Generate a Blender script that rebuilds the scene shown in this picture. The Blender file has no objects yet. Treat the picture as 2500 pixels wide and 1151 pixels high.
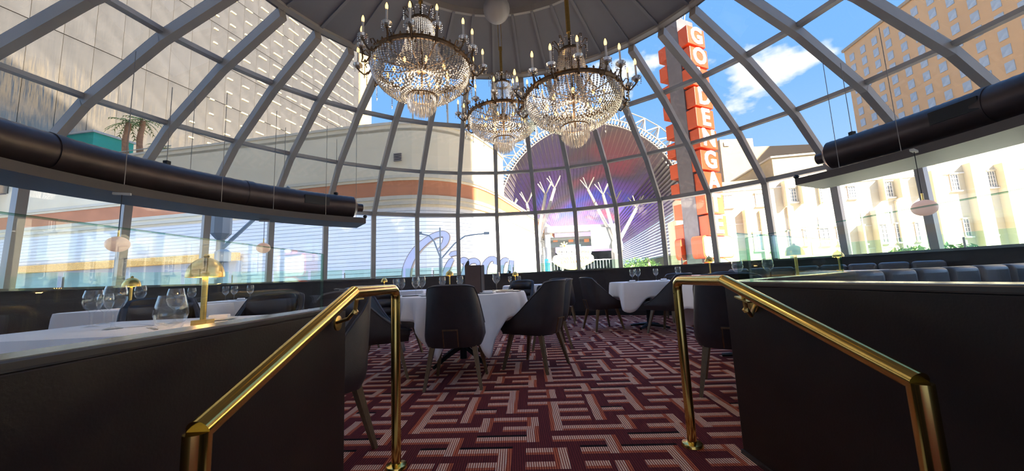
import bpy, math, random
import numpy as np
from mathutils import Vector, Matrix
random.seed(7)
PI = math.pi
scn = bpy.context.scene
COL = scn.collection

# ------------------------------------------------------------------ camera
F, PITCH, ROLL, CAMZ = 876.4, 0.1205, 0.0443, 0.92
_cp, _sp = math.cos(PITCH), math.sin(PITCH)
FW = Vector((0, _cp, _sp)); _up = Vector((0, -_sp, _cp)); _rt = Vector((1, 0, 0))
RI = _rt * math.cos(ROLL) - _up * math.sin(ROLL)
UP = _rt * math.sin(ROLL) + _up * math.cos(ROLL)
cam = bpy.data.cameras.new('camera'); cam.sensor_width = 36; cam.lens = F / 2500 * 36
cam.clip_end = 2000; cam.clip_start = 0.02
camo = bpy.data.objects.new('camera', cam); COL.objects.link(camo)
M = Matrix((RI, UP, -FW)).transposed().to_4x4(); M.translation = (0, 0, CAMZ)
camo.matrix_world = M
scn.camera = camo
def ray(x, y): return FW + RI * ((x - 1250) / F) - UP * ((y - 575.5) / F)
def on_y(x, y, Y):
    d = ray(x, y); t = Y / d.y; return Vector((d.x * t, Y, d.z * t + CAMZ))

# ------------------------------------------------------------------ world, sun, exposure
scn.view_settings.view_transform = 'Standard'; scn.view_settings.look = 'None'
scn.view_settings.gamma = 1; scn.view_settings.use_curve_mapping = False
scn.view_settings.exposure = 3.0
scn.cycles.transparent_max_bounces = 40
world = bpy.data.worlds.new('sky'); scn.world = world; world.use_nodes = True
wn, wl = world.node_tree.nodes, world.node_tree.links
wn.clear()
def N(nodes, t, **kw):
    n = nodes.new(t)
    for k, v in kw.items(): setattr(n, k, v)
    return n
_o = N(wn, 'ShaderNodeOutputWorld'); _bg = N(wn, 'ShaderNodeBackground'); wl.new(_bg.outputs[0], _o.inputs[0])
_tc = N(wn, 'ShaderNodeTexCoord'); _sx = N(wn, 'ShaderNodeSeparateXYZ'); wl.new(_tc.outputs['Generated'], _sx.inputs[0])
_r = N(wn, 'ShaderNodeValToRGB'); wl.new(_sx.outputs[2], _r.inputs[0])
_e = _r.color_ramp.elements
_e[0].position = 0.0; _e[0].color = (.62, .80, 1.02, 1)
_e[1].position = 1.0; _e[1].color = (.11, .36, .98, 1)
for p_, c_ in ((.16, (.36, .60, 1.0, 1)), (.42, (.19, .455, 1.0, 1))):
    q_ = _e.new(p_); q_.color = c_
_mp = N(wn, 'ShaderNodeMapping'); _mp.inputs['Scale'].default_value = (1, 1, 1.9); _mp.inputs['Location'].default_value = (1.3, 2.1, .3); _mp.inputs['Rotation'].default_value = (0, 0, .286)
wl.new(_tc.outputs['Generated'], _mp.inputs[0])
_nz = N(wn, 'ShaderNodeTexNoise'); _nz.inputs['Scale'].default_value = 3.1; _nz.inputs['Detail'].default_value = 9; _nz.inputs['Roughness'].default_value = .55
wl.new(_mp.outputs[0], _nz.inputs['Vector'])
_cr = N(wn, 'ShaderNodeValToRGB'); _cr.color_ramp.elements[0].position = .575; _cr.color_ramp.elements[1].position = .68
wl.new(_nz.outputs[0], _cr.inputs[0])
_mx = N(wn, 'ShaderNodeMixRGB'); wl.new(_cr.outputs[0], _mx.inputs[0]); wl.new(_r.outputs[0], _mx.inputs[1])
_mx.inputs[2].default_value = (1.5, 1.42, 1.3, 1)
wl.new(_mx.outputs[0], _bg.inputs[0]); _bg.inputs[1].default_value = 0.375
SUN_DIR = Vector((-.5, .72, -.55)).normalized()
sl = bpy.data.lights.new('sun', 'SUN'); sl.energy = 6.2; sl.angle = .009; sl.color = (1, .93, .80)
so = bpy.data.objects.new('sun', sl); COL.objects.link(so); so.location = (40, -60, 60)
so.rotation_euler = SUN_DIR.to_track_quat('-Z', 'Y').to_euler()

# ------------------------------------------------------------------ materials
MATS = {}
def pmat(name, col, rough=.5, metal=0, var=.0, vscale=8, bump=0, bscale=60, emit=None, estr=0, spec=None, coat=0, stretch=None):
    m = bpy.data.materials.new(name); m.use_nodes = True
    nt = m.node_tree; b = nt.nodes['Principled BSDF']
    b.inputs['Roughness'].default_value = rough; b.inputs['Metallic'].default_value = metal
    if spec is not None: b.inputs['Specular IOR Level'].default_value = spec
    if coat: b.inputs['Coat Weight'].default_value = coat
    tc = N(nt.nodes, 'ShaderNodeTexCoord'); src = tc.outputs['Object']
    if stretch:
        mp = N(nt.nodes, 'ShaderNodeMapping'); mp.inputs['Scale'].default_value = stretch
        nt.links.new(src, mp.inputs[0]); src = mp.outputs[0]
    nz = N(nt.nodes, 'ShaderNodeTexNoise'); nz.inputs['Scale'].default_value = vscale; nz.inputs['Detail'].default_value = 5
    nt.links.new(src, nz.inputs['Vector'])
    rp = N(nt.nodes, 'ShaderNodeValToRGB'); nt.links.new(nz.outputs[0], rp.inputs[0])
    lo = [c * (1 - var) for c in col]; hi = [min(1, c * (1 + var)) for c in col]
    rp.color_ramp.elements[0].position = .3; rp.color_ramp.elements[1].position = .7
    rp.color_ramp.elements[0].color = (*lo, 1); rp.color_ramp.elements[1].color = (*hi, 1)
    nt.links.new(rp.outputs[0], b.inputs['Base Color'])
    if bump:
        n2 = N(nt.nodes, 'ShaderNodeTexNoise'); n2.inputs['Scale'].default_value = bscale; n2.inputs['Detail'].default_value = 3
        nt.links.new(src, n2.inputs['Vector'])
        bp = N(nt.nodes, 'ShaderNodeBump'); bp.inputs['Strength'].default_value = bump; bp.inputs['Distance'].default_value = .01
        nt.links.new(n2.outputs[0], bp.inputs['Height']); nt.links.new(bp.outputs[0], b.inputs['Normal'])
    if emit:
        b.inputs['Emission Color'].default_value = (*emit, 1); b.inputs['Emission Strength'].default_value = estr
    MATS[name] = m
    return m
def glassmat(name, tint, refl=1.0, rough=0.0, ior=1.45, haze=0.0):
    m = bpy.data.materials.new(name); m.use_nodes = True; nt = m.node_tree; nt.nodes.clear()
    o = N(nt.nodes, 'ShaderNodeOutputMaterial'); mx = N(nt.nodes, 'ShaderNodeMixShader')
    t = N(nt.nodes, 'ShaderNodeBsdfTransparent'); t.inputs[0].default_value = (*tint, 1)
    g = N(nt.nodes, 'ShaderNodeBsdfGlossy'); g.inputs['Roughness'].default_value = rough
    f = N(nt.nodes, 'ShaderNodeLayerWeight'); f.inputs['Blend'].default_value = .5
    pw = N(nt.nodes, 'ShaderNodeMath', operation='POWER'); pw.inputs[1].default_value = 5
    ma = N(nt.nodes, 'ShaderNodeMath', operation='MULTIPLY_ADD'); ma.inputs[1].default_value = .96 * refl; ma.inputs[2].default_value = .04 * refl
    nt.links.new(f.outputs['Facing'], pw.inputs[0]); nt.links.new(pw.outputs[0], ma.inputs[0]); nt.links.new(ma.outputs[0], mx.inputs[0])
    nt.links.new(t.outputs[0], mx.inputs[1]); nt.links.new(g.outputs[0], mx.inputs[2])
    last = mx.outputs[0]
    if haze:
        d = N(nt.nodes, 'ShaderNodeBsdfDiffuse'); d.inputs[0].default_value = (.9, .9, .9, 1)
        m2 = N(nt.nodes, 'ShaderNodeMixShader'); m2.inputs[0].default_value = haze
        nt.links.new(last, m2.inputs[1]); nt.links.new(d.outputs[0], m2.inputs[2]); last = m2.outputs[0]
    nt.links.new(last, o.inputs[0]); MATS[name] = m
    return m
def crystalmat():
    m = bpy.data.materials.new('crystal'); m.use_nodes = True; nt = m.node_tree; nt.nodes.clear()
    o = N(nt.nodes, 'ShaderNodeOutputMaterial')
    t = N(nt.nodes, 'ShaderNodeBsdfTransparent'); t.inputs[0].default_value = (.80, .78, .74, 1)
    g = N(nt.nodes, 'ShaderNodeBsdfGlossy'); g.inputs['Roughness'].default_value = .08; g.inputs[0].default_value = (1, .97, .92, 1)
    d = N(nt.nodes, 'ShaderNodeBsdfDiffuse'); d.inputs[0].default_value = (.62, .58, .52, 1)
    a = N(nt.nodes, 'ShaderNodeMixShader'); a.inputs[0].default_value = .55
    b = N(nt.nodes, 'ShaderNodeMixShader'); b.inputs[0].default_value = .25
    nt.links.new(t.outputs[0], a.inputs[1]); nt.links.new(g.outputs[0], a.inputs[2])
    nt.links.new(a.outputs[0], b.inputs[1]); nt.links.new(d.outputs[0], b.inputs[2]); nt.links.new(b.outputs[0], o.inputs[0])
    MATS['crystal'] = m
pmat('frame_metal', (.40, .355, .30), .45, .1, .06, 3)
pmat('cap_fabric', (.20, .19, .195), .85, 0, .05, 2)
pmat('cap_seam', (.22, .21, .21), .7)
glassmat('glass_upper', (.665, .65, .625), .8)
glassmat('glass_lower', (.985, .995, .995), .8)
glassmat('glass_panel', (.965, .99, .98), .8)
glassmat('glass_edge', (.62, .82, .74), 1)
glassmat('wine_glass', (.975, .985, .985), 1.2, haze=.010)
glassmat('green_glass', (.80, .94, .86), .9)
crystalmat()
pmat('bronze', (.16, .10, .055), .38, .85, .2, 30)
pmat('brass', (.80, .56, .16), .16, 1, .06, 12)
pmat('brass_satin', (.66, .45, .14), .30, 1, .10, 20, stretch=(1, 1, 6))
pmat('black_leather', (.022, .017, .018), .42, 0, .2, 14, .25, 220)
pmat('chair_leather', (.024, .017, .018), .46, 0, .2, 14, .2, 240)
pmat('cushion_leather', (.030, .022, .023), .36, 0, .2, 14, .2, 240)
pmat('booth_leather', (.10, .105, .115), .33, 0, .15, 10, .2, 200)
pmat('wall_panel', (.016, .009, .007), .42, 0, .25, 6, .06, 120, spec=.3)
pmat('ledge', (.06, .05, .042), .25, 0, .1)
pmat('leg_wood', (.16, .105, .055), .38, .25, .2, 20, stretch=(6, 6, 1))
pmat('linen', (.92, .91, .94), .85, 0, .02, 12, .12, 500)
pmat('porcelain', (.85, .85, .85), .15)
pmat('menu_cover', (.10, .06, .05), .5, 0, .1)
pmat('black_iron', (.012, .012, .013), .45, .3)
pmat('duct', (.070, .050, .045), .38, .55, .15, 5)
pmat('tray', (.065, .048, .040), .5, 0, .08)
pmat('cable', (.30, .28, .26), .4, .7)
pmat('opal', (.84, .62, .52), .4, 0, .02, emit=(1, .62, .45), estr=.035)
pmat('globe_opal', (.36, .33, .30), .4)
pmat('bulb', (1, .75, .35), .2, emit=(1, .55, .14), estr=.5)
pmat('lamp_glow', (1, .7, .3), .3, emit=(1, .55, .13), estr=1.5)
pmat('candle', (.75, .70, .62), .5)
pmat('stucco', (.88, .76, .53), .9, 0, .05, .4, .1, 8)
pmat('moulding', (.74, .66, .50), .85, 0, .04, .5)
pmat('orange_band', (.66, .27, .13), .8, 0, .07, .7)
pmat('siding', (.90, .88, .84), .7, 0, .03, .3, stretch=(1, 1, 8))
pmat('joint', (.25, .22, .20), .9)
pmat('grey_wall', (.55, .54, .54), .85, 0, .04, .4)
pmat('gold_marquee', (.60, .33, .08), .5, .2, .3, 9, emit=(1, .55, .12), estr=.04)
pmat('white_sign', (.60, .60, .74), .4, 0, .03, .5)
pmat('sign_edge', (.30, .24, .20), .5)
pmat('tower_gold', (.85, .58, .25), .5, 0, .06, .2)
pmat('tower_white', (.60, .58, .54), .6)
pmat('tower_back', (.24, .22, .22), .8)
pmat('strip_light', (.9, .8, .45), .4, emit=(1, .80, .36), estr=.30)
pmat('steel_white', (.50, .48, .43), .5, .0, .03, 1)
pmat('canopy_fin', (.48, .44, .37), .6)
pmat('perforated', (.34, .34, .33), .5, .1, .1, .5)
pmat('sign_red', (.50, .060, .013), .45, 0, .05, .5)
pmat('sign_letter', (.95, .92, .85), .4, 0, .02, emit=(1, .92, .78), estr=.12)
pmat('sign_spine', (.13, .12, .135), .6, .2, .15, 1.5)
pmat('sign_panel', (.60, .57, .50), .4, 0, .02)
pmat('stage_white', (.42, .42, .42), .6, 0, .03)
pmat('yellow_bulb', (.9, .60, .12), .4, emit=(1, .6, .1), estr=.05)
pmat('cyan_panel', (.1, .62, .80), .5)
pmat('hotel_white', (.42, .365, .255), .85, 0, .03, .3, .05, 6)
pmat('hotel_frame', (.50, .47, .42), .6)
pmat('shutter', (.42, .30, .20), .7)
pmat('window_dark', (.16, .17, .18), .12, 0, .2, 1)
pmat('window_blue', (.42, .48, .52), .12, 0, .15, 1)
pmat('tan_stucco', (.66, .42, .22), .9, 0, .05, .1)
pmat('beige_wall', (.40, .32, .22), .9, 0, .04, .15)
pmat('green_wall', (.05, .42, .33), .7, 0, .06, .4)
pmat('foliage', (.10, .20, .06), .8, 0, .5, 1.2)
pmat('foliage_pale', (.22, .30, .10), .8, 0, .4, 1.2)
pmat('bark', (.42, .22, .12), .9, 0, .25, 4, .4, 20)
pmat('asphalt', (.42, .40, .38), .95, 0, .12, 1)
pmat('pole_grey', (.20, .24, .26), .5, .4)
pmat('signal_dark', (.12, .14, .15), .5)
pmat('screen_grey', (.22, .24, .23), .5)
pmat('backdrop_teal', (.055, .075, .08), .8, 0, .5, .6)
pmat('pale_hotel', (.80, .72, .60), .7, 0, .1, .2)  # kept pale so the unseen tower behind bounces light towards the dome
pmat('interior_wall', (.62, .56, .50), .85)
def tower_glass():
    m = pmat('tower_glass', (.27, .235, .19), .06, .6, .16, .35)
    nt = m.node_tree; b = nt.nodes['Principled BSDF']
    tc = N(nt.nodes, 'ShaderNodeTexCoord'); mp = N(nt.nodes, 'ShaderNodeMapping'); mp.inputs['Scale'].default_value = (1.2, 1.2, .12)
    nz = N(nt.nodes, 'ShaderNodeTexNoise'); nz.inputs['Scale'].default_value = 1.0; nz.inputs['Detail'].default_value = 3
    gm = N(nt.nodes, 'ShaderNodeNewGeometry')
    nt.links.new(gm.outputs['Position'], mp.inputs[0]); nt.links.new(mp.outputs[0], nz.inputs['Vector'])
    bp = N(nt.nodes, 'ShaderNodeBump'); bp.inputs['Strength'].default_value = .25; bp.inputs['Distance'].default_value = .25
    nt.links.new(nz.outputs[0], bp.inputs['Height']); nt.links.new(bp.outputs[0], b.inputs['Normal'])
tower_glass()
def led_screen():
    m = bpy.data.materials.new('led_screen'); m.use_nodes = True; nt = m.node_tree; b = nt.nodes['Principled BSDF']
    b.inputs['Base Color'].default_value = (.17, .155, .16, 1); b.inputs['Roughness'].default_value = .5
    gm = N(nt.nodes, 'ShaderNodeNewGeometry'); mp = N(nt.nodes, 'ShaderNodeMapping'); mp.inputs['Scale'].default_value = (.07, .022, .07)
    nz = N(nt.nodes, 'ShaderNodeTexNoise'); nz.inputs['Scale'].default_value = 1; nz.inputs['Detail'].default_value = 2
    nt.links.new(gm.outputs['Position'], mp.inputs[0]); nt.links.new(mp.outputs[0], nz.inputs['Vector'])
    rp = N(nt.nodes, 'ShaderNodeValToRGB'); nt.links.new(nz.outputs[0], rp.inputs[0])
    e = rp.color_ramp.elements; e[0].position = .30; e[0].color = (.55, .05, .06, 1); e[1].position = .72; e[1].color = (.03, .06, .75, 1)
    for p, c in ((.42, (.10, .07, .10, 1)), (.52, (.20, .07, .38, 1)), (.62, (.07, .08, .55, 1))):
        q = e.new(p); q.color = c
    sp = N(nt.nodes, 'ShaderNodeSeparateXYZ'); nt.links.new(gm.outputs['Position'], sp.inputs[0])
    mr = N(nt.nodes, 'ShaderNodeMapRange'); mr.inputs[1].default_value = 58; mr.inputs[2].default_value = 160
    mr.inputs[3].default_value = .03; mr.inputs[4].default_value = .55
    nt.links.new(sp.outputs[1], mr.inputs[0])
    nt.links.new(rp.outputs[0], b.inputs['Emission Color']); nt.links.new(mr.outputs[0], b.inputs['Emission Strength'])
    MATS['led_screen'] = m
led_screen()
def carpet():
    m = bpy.data.materials.new('carpet'); m.use_nodes = True; nt = m.node_tree; b = nt.nodes['Principled BSDF']; L = nt.links
    b.inputs['Roughness'].default_value = .95; b.inputs['Specular IOR Level'].default_value = .1
    at = N(nt.nodes, 'ShaderNodeAttribute'); at.attribute_name = 'pattern'
    sp = N(nt.nodes, 'ShaderNodeSeparateColor'); L.new(at.outputs['Color'], sp.inputs[0])
    uv = N(nt.nodes, 'ShaderNodeTexCoord'); sx = N(nt.nodes, 'ShaderNodeSeparateXYZ'); L.new(uv.outputs['Object'], sx.inputs[0])
    ml = N(nt.nodes, 'ShaderNodeMath', operation='MULTIPLY'); ml.inputs[1].default_value = 2 * PI / .0122; L.new(sx.outputs[0], ml.inputs[0])
    sn = N(nt.nodes, 'ShaderNodeMath', operation='SINE'); L.new(ml.outputs[0], sn.inputs[0])
    mr = N(nt.nodes, 'ShaderNodeMapRange'); mr.inputs[1].default_value = -.35; mr.inputs[2].default_value = .35; L.new(sn.outputs[0], mr.inputs[0])
    def mix(f, a, c):
        x = N(nt.nodes, 'ShaderNodeMixRGB')
        for i, s in ((0, f), (1, a), (2, c)):
            if isinstance(s, tuple): x.inputs[i].default_value = s
            elif isinstance(s, float): x.inputs[0].default_value = s
            else: L.new(s, x.inputs[i])
        return x.outputs[0]
    ground = mix(mr.outputs[0], (.10, .021, .027, 1), (.18, .036, .040, 1))
    pale = mix(mr.outputs[0], (.36, .10, .07, 1), (.95, .70, .56, 1))
    orange = mix(mr.outputs[0], (.28, .05, .035, 1), (.66, .19, .10, 1))
    c = mix(sp.outputs[0], ground, pale); c = mix(sp.outputs[1], c, orange); c = mix(sp.outputs[2], c, (.018, .010, .012, 1))
    nz = N(nt.nodes, 'ShaderNodeTexNoise'); nz.inputs['Scale'].default_value = 90; L.new(uv.outputs['Object'], nz.inputs['Vector'])
    hs = N(nt.nodes, 'ShaderNodeHueSaturation'); L.new(c, hs.inputs['Color'])
    m2 = N(nt.nodes, 'ShaderNodeMapRange'); m2.inputs[3].default_value = .75; m2.inputs[4].default_value = 1.25; L.new(nz.outputs[0], m2.inputs[0]); L.new(m2.outputs[0], hs.inputs['Value'])
    L.new(hs.outputs[0], b.inputs['Base Color'])
    bp = N(nt.nodes, 'ShaderNodeBump'); bp.inputs['Strength'].default_value = .5; bp.inputs['Distance'].default_value = .004
    L.new(sn.outputs[0], bp.inputs['Height']); L.new(bp.outputs[0], b.inputs['Normal'])
    MATS['carpet'] = m
carpet()

# ------------------------------------------------------------------ mesh builder
class MB:
    def __init__(s): s.v = []; s.f = []
    def add(s, vs, fs):
        n = len(s.v); s.v += [Vector(q) for q in vs]; s.f += [tuple(i + n for i in f) for f in fs]; return s
    def box(s, c, sz, rz=0, M=None):
        x, y, z = [q / 2 for q in sz]
        vs = [Vector((a * x, b * y, d * z)) for d in (-1, 1) for b in (-1, 1) for a in (-1, 1)]
        R = Matrix.Rotation(rz, 3, 'Z') if M is None else M
        c = Vector(c)
        return s.add([R @ q + c for q in vs], [(0, 2, 3, 1), (4, 5, 7, 6), (0, 1, 5, 4), (2, 6, 7, 3), (0, 4, 6, 2), (1, 3, 7, 5)])
    def beam(s, p0, p1, w, h, up=(0, 0, 1)):
        p0, p1, up = Vector(p0), Vector(p1), Vector(up)
        d = (p1 - p0).normalized(); a = d.cross(up)
        if a.length < 1e-4: a = d.cross(Vector((1, 0, 0)))
        a.normalize(); b = a.cross(d).normalized()
        vs = [p + a * (i * w / 2) + b * (j * h / 2) for p in (p0, p1) for i, j in ((-1, -1), (1, -1), (1, 1), (-1, 1))]
        return s.add(vs, [(3, 2, 1, 0), (4, 5, 6, 7), (0, 1, 5, 4), (1, 2, 6, 5), (2, 3, 7, 6), (3, 0, 4, 7)])
    def tube(s, path, r, n=10, caps=True):
        P = [Vector(p) for p in path]; rr = r if isinstance(r, (list, tuple)) else [r] * len(P)
        t0 = (P[1] - P[0]).normalized(); ref = Vector((0, 0, 1)) if abs(t0.z) < .9 else Vector((1, 0, 0))
        a = t0.cross(ref).normalized(); vs = []
        for i, p in enumerate(P):
            t = (P[min(i + 1, len(P) - 1)] - P[max(i - 1, 0)]).normalized()
            a = (a - t * a.dot(t)).normalized(); b = t.cross(a)
            # mitre scale
            vs += [p + (a * math.cos(2 * PI * k / n) + b * math.sin(2 * PI * k / n)) * rr[i] for k in range(n)]
        fs = [(i * n + k, i * n + (k + 1) % n, (i + 1) * n + (k + 1) % n, (i + 1) * n + k) for i in range(len(P) - 1) for k in range(n)]
        if caps: fs += [tuple(range(n))[::-1], tuple((len(P) - 1) * n + k for k in range(n))]
        return s.add(vs, fs)
    def lathe(s, prof, n=24, c=(0, 0, 0), M=None):
        c = Vector(c); vs = []
        for r, z in prof:
            for k in range(n):
                q = Vector((r * math.cos(2 * PI * k / n), r * math.sin(2 * PI * k / n), z))
                vs.append((M @ q if M is not None else q) + c)
        fs = [(i * n + k, i * n + (k + 1) % n, (i + 1) * n + (k + 1) % n, (i + 1) * n + k) for i in range(len(prof) - 1) for k in range(n)]
        return s.add(vs, fs)
    def ico(s, c, r, sz=1.0):
        t = .5257 * r; q = .8507 * r
        vs = [(-t, 0, q), (t, 0, q), (-t, 0, -q), (t, 0, -q), (0, q, t), (0, q, -t), (0, -q, t), (0, -q, -t), (q, t, 0), (-q, t, 0), (q, -t, 0), (-q, -t, 0)]
        c = Vector(c)
        return s.add([c + Vector((a, b, d * sz)) for a, b, d in vs], [(0, 1, 4), (0, 4, 9), (9, 4, 5), (4, 8, 5), (4, 1, 8), (8, 1, 10), (8, 10, 3), (5, 8, 3), (5, 3, 2), (2, 3, 7), (7, 3, 10), (7, 10, 6), (7, 6, 11), (11, 6, 0), (0, 6, 1), (6, 10, 1), (9, 11, 0), (9, 2, 11), (9, 5, 2), (7, 11, 2)])
    def octa(s, c, r, h):
        x, y, z = c
        return s.add([(x + r, y, z), (x, y + r, z), (x - r, y, z), (x, y - r, z), (x, y, z + h), (x, y, z - h)], [(0, 1, 4), (1, 2, 4), (2, 3, 4), (3, 0, 4), (1, 0, 5), (2, 1, 5), (3, 2, 5), (0, 3, 5)])
    def prism(s, poly, z0, z1, M=None, c=(0, 0, 0)):
        n = len(poly); c = Vector(c)
        vs = [Vector((x, y, z)) for z in (z0, z1) for x, y in poly]
        vs = [(M @ q if M is not None else q) + c for q in vs]
        return s.add(vs, [tuple(range(n))[::-1], tuple(n + i for i in range(n))] + [(i, (i + 1) % n, n + (i + 1) % n, n + i) for i in range(n)])
    def ribbon(s, path, z0, z1, off0, off1):
        # vertical band following an open xy path, between two outward offsets
        n = len(path); nor = []
        for i in range(n):
            a, b = Vector(path[max(i - 1, 0)]), Vector(path[min(i + 1, n - 1)])
            d = (b - a).normalized(); nor.append(Vector((d.y, -d.x)))
        vs = []
        for i in range(n):
            p = Vector(path[i])
            for o, z in ((off1, z0), (off1, z1), (off0, z1), (off0, z0)):
                q = p + nor[i] * o; vs.append((q.x, q.y, z))
        fs = [(i * 4 + k, (i + 1) * 4 + k, (i + 1) * 4 + (k + 1) % 4, i * 4 + (k + 1) % 4) for i in range(n - 1) for k in range(4)]
        fs += [(0, 1, 2, 3), tuple((n - 1) * 4 + k for k in (3, 2, 1, 0))]
        return s.add(vs, fs)
    def build(s, name, mat, parent=None, smooth=False, world=False, bevel=0):
        off = Vector((0, 0, 0))
        if world and parent is not None:
            q = parent
            while q is not None: off += q.location; q = q.parent
        me = bpy.data.meshes.new(name); me.from_pydata([tuple(v - off) for v in s.v], [], s.f); me.update()
        me.materials.append(MATS[mat])
        if smooth:
            me.polygons.foreach_set('use_smooth', [True] * len(me.polygons))
        o = bpy.data.objects.new(name, me); COL.objects.link(o)
        if parent is not None: o.parent = parent
        if bevel:
            b = o.modifiers.new('bevel', 'BEVEL'); b.width = bevel; b.segments = 2; b.limit_method = 'ANGLE'
        if smooth:
            try:
                me.set_sharp_from_angle(angle=math.radians(40))
            except Exception: pass
        return o
def copy_mesh(o, parent, loc=None, name=None):
    c = o.copy(); COL.objects.link(c); c.parent = parent
    if loc is not None: c.location = loc
    return c
def copy_tree(o, parent=None):
    c = o.copy(); COL.objects.link(c); c.parent = parent
    for ch in list(o.children): copy_tree(ch, c)
    return c
def tag(o, label=None, cat=None, group=None, kind=None):
    if label: o['label'] = label
    if cat: o['category'] = cat
    if group: o['group'] = group
    if kind: o['kind'] = kind
    return o
def empty(name, loc=(0, 0, 0), rz=0):
    o = bpy.data.objects.new(name, None); COL.objects.link(o); o.location = loc; o.rotation_euler = (0, 0, rz); o.empty_display_size = .1
    return o
def text_mesh(body, size, depth, M, mat, name, parent, offset=0.0, spacing=1.0):
    cu = bpy.data.curves.new('t', 'FONT'); cu.body = body; cu.size = size; cu.extrude = depth / 2; cu.offset = offset
    cu.align_x = 'CENTER'; cu.align_y = 'CENTER'; cu.resolution_u = 3; cu.space_character = spacing
    to = bpy.data.objects.new('t', cu); COL.objects.link(to)
    dg = bpy.context.evaluated_depsgraph_get(); me = bpy.data.meshes.new_from_object(to.evaluated_get(dg))
    bpy.data.objects.remove(to); bpy.data.curves.remove(cu)
    me.transform(M); me.materials.clear(); me.materials.append(MATS[mat]); me.name = name
    o = bpy.data.objects.new(name, me); COL.objects.link(o)
    if parent: o.parent = parent
    return o

# ------------------------------------------------------------------ the dome
CX, CY = -.039, 2.797
A0, DA = -.209, 2 * PI / 40
RINGS = [(6.585, 1.06), (6.506, 2.600), (5.383, 3.381), (4.083, 3.940), (2.868, 4.283), (1.68, 4.50)]
def dp(r, z, j, dr=0.0):
    a = A0 + DA * j; return Vector((CX + (r + dr) * math.sin(a), CY + (r + dr) * math.cos(a), z))
dome = empty('wall_dome', (CX, CY, 0)); tag(dome, kind='structure')
JS = range(-18, 22)
for j in JS:
    nrm_up = None
    for k in range(4):
        (r0, z0), (r1, z1) = RINGS[k], RINGS[k + 1]
        p0, p1 = dp(r0, z0, j), dp(r1, z1, j)
        d = (p1 - p0).normalized(); a = A0 + DA * j
        rad = Vector((math.sin(a), math.cos(a), 0)); up = (rad - d * rad.dot(d)).normalized()
        w = .085 if k else .095
        mb = MB().beam(p0 - up * .075, p1 - up * .075, w, .13, up)
        mb.beam(p0 + up * .012, p1 + up * .012, w * .55, .05, up)
        mb.build('rib', 'frame_metal', dome, world=True)
for k in range(1, 5):
    r, z = RINGS[k]
    ht, dpth = (.085, .13) if k == 1 else (.055, .085)
    for j in JS:
        a, b = dp(r, z, j, -.06), dp(r, z, j + 1, -.06)
        MB().beam(a, b, dpth, ht).build('transom', 'frame_metal', dome, world=True)
for k in range(4):
    (r0, z0), (r1, z1) = RINGS[k], RINGS[k + 1]
    for j in JS:
        q = [dp(r0, z0, j), dp(r0, z0, j + 1), dp(r1, z1, j + 1), dp(r1, z1, j)]
        n = (q[1] - q[0]).cross(q[3] - q[0]).normalized() * .006
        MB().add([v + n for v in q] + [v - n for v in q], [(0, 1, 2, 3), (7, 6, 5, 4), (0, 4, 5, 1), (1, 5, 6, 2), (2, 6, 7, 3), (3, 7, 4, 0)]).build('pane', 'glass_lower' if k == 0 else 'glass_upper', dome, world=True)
# opaque cap
cap = empty('ceiling', (CX, CY, 4.0)); tag(cap, kind='structure')
for j in JS:
    q = [dp(2.90, 4.268, j), dp(2.90, 4.268, j + 1), dp(1.68, 4.49, j + 1), dp(1.68, 4.49, j)]
    up = Vector((0, 0, .03))
    MB().add(q + [v + up for v in q], [(3, 2, 1, 0), (4, 5, 6, 7), (0, 1, 5, 4), (1, 2, 6, 5), (2, 3, 7, 6), (3, 0, 4, 7)]).build('cap_panel', 'cap_fabric', cap, world=True)
    MB().beam(dp(2.91, 4.262, j), dp(1.68, 4.484, j), .035, .03).build('cap_batten', 'cap_seam' if j % 2 else 'cap_fabric', cap, world=True)
    q = [dp(1.70, 4.56, j), dp(1.70, 4.56, j + 1), dp(.25, 4.72, j + 1), dp(.25, 4.72, j)]
    MB().add(q + [v + up for v in q], [(3, 2, 1, 0), (4, 5, 6, 7), (0, 1, 5, 4), (1, 2, 6, 5), (2, 3, 7, 6), (3, 0, 4, 7)]).build('inner_panel', 'cap_fabric', cap, world=True)
ring = [dp(1.69, 4.52, j) for j in range(-18, 23)]
mb = MB()
for j in range(40): mb.beam(ring[j], ring[j + 1], .04, .09)
mb.build('inner_ring', 'frame_metal', cap, world=True)
MB().lathe([(0, 4.62), (.3, 4.62), (.3, 4.76), (0, 4.76)], 24, (CX, CY, 0)).build('hub', 'brass_satin', cap, world=True)

# ------------------------------------------------------------------ floor, low wall under the glass, back of the room
CELL = .0733 / 3
def pattern_tile():
    # woven fret: 0 ground, 1 pale, 2 orange, 3 black; 12 x 14 modules, three cells per module
    T = [[0] * 36 for _ in range(42)]
    def H(r, c0, c1, black=False, e0=0, e1=0):
        for c in range(c0 * 6 - e0, c1 * 6 + 3 + e1):
            for q in range(3): T[(6 * r + q) % 42][c % 36] = 2 if q == 0 else 1
            if black: T[(6 * r + 3) % 42][c % 36] = 3
    def V(c, r0, r1, flip=False):
        for r in range(r0 * 6, r1 * 6 + 3):
            for q in range(3): T[r % 42][(6 * c + q) % 36] = 2 if q == (0 if flip else 2) else 1
    H(0, 0, 3); H(1, 0, 1, e1=2); H(2, 0, 1, e1=2); H(3, 0, 1, e1=2)
    H(5, 1, 4, True); H(4, 3, 4); H(3, 3, 4); H(2, 4, 5, e1=0)
    H(2, 2, 3, True); H(1, 3, 5, e0=0); H(0, 4, 5); H(3, 5, 5, e1=3); H(4, 5, 6); H(5, 5, 6, e1=0)
    H(6, 0, 2); H(6, 3, 5, True); H(4, 1, 1, e1=2)
    V(0, 0, 3, True); V(4, 2, 5); V(2, 1, 4); V(3, 0, 1); V(2, 5, 6); V(5, 0, 1, True); V(0, 4, 5, True); V(5, 6, 7)
    return T
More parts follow.
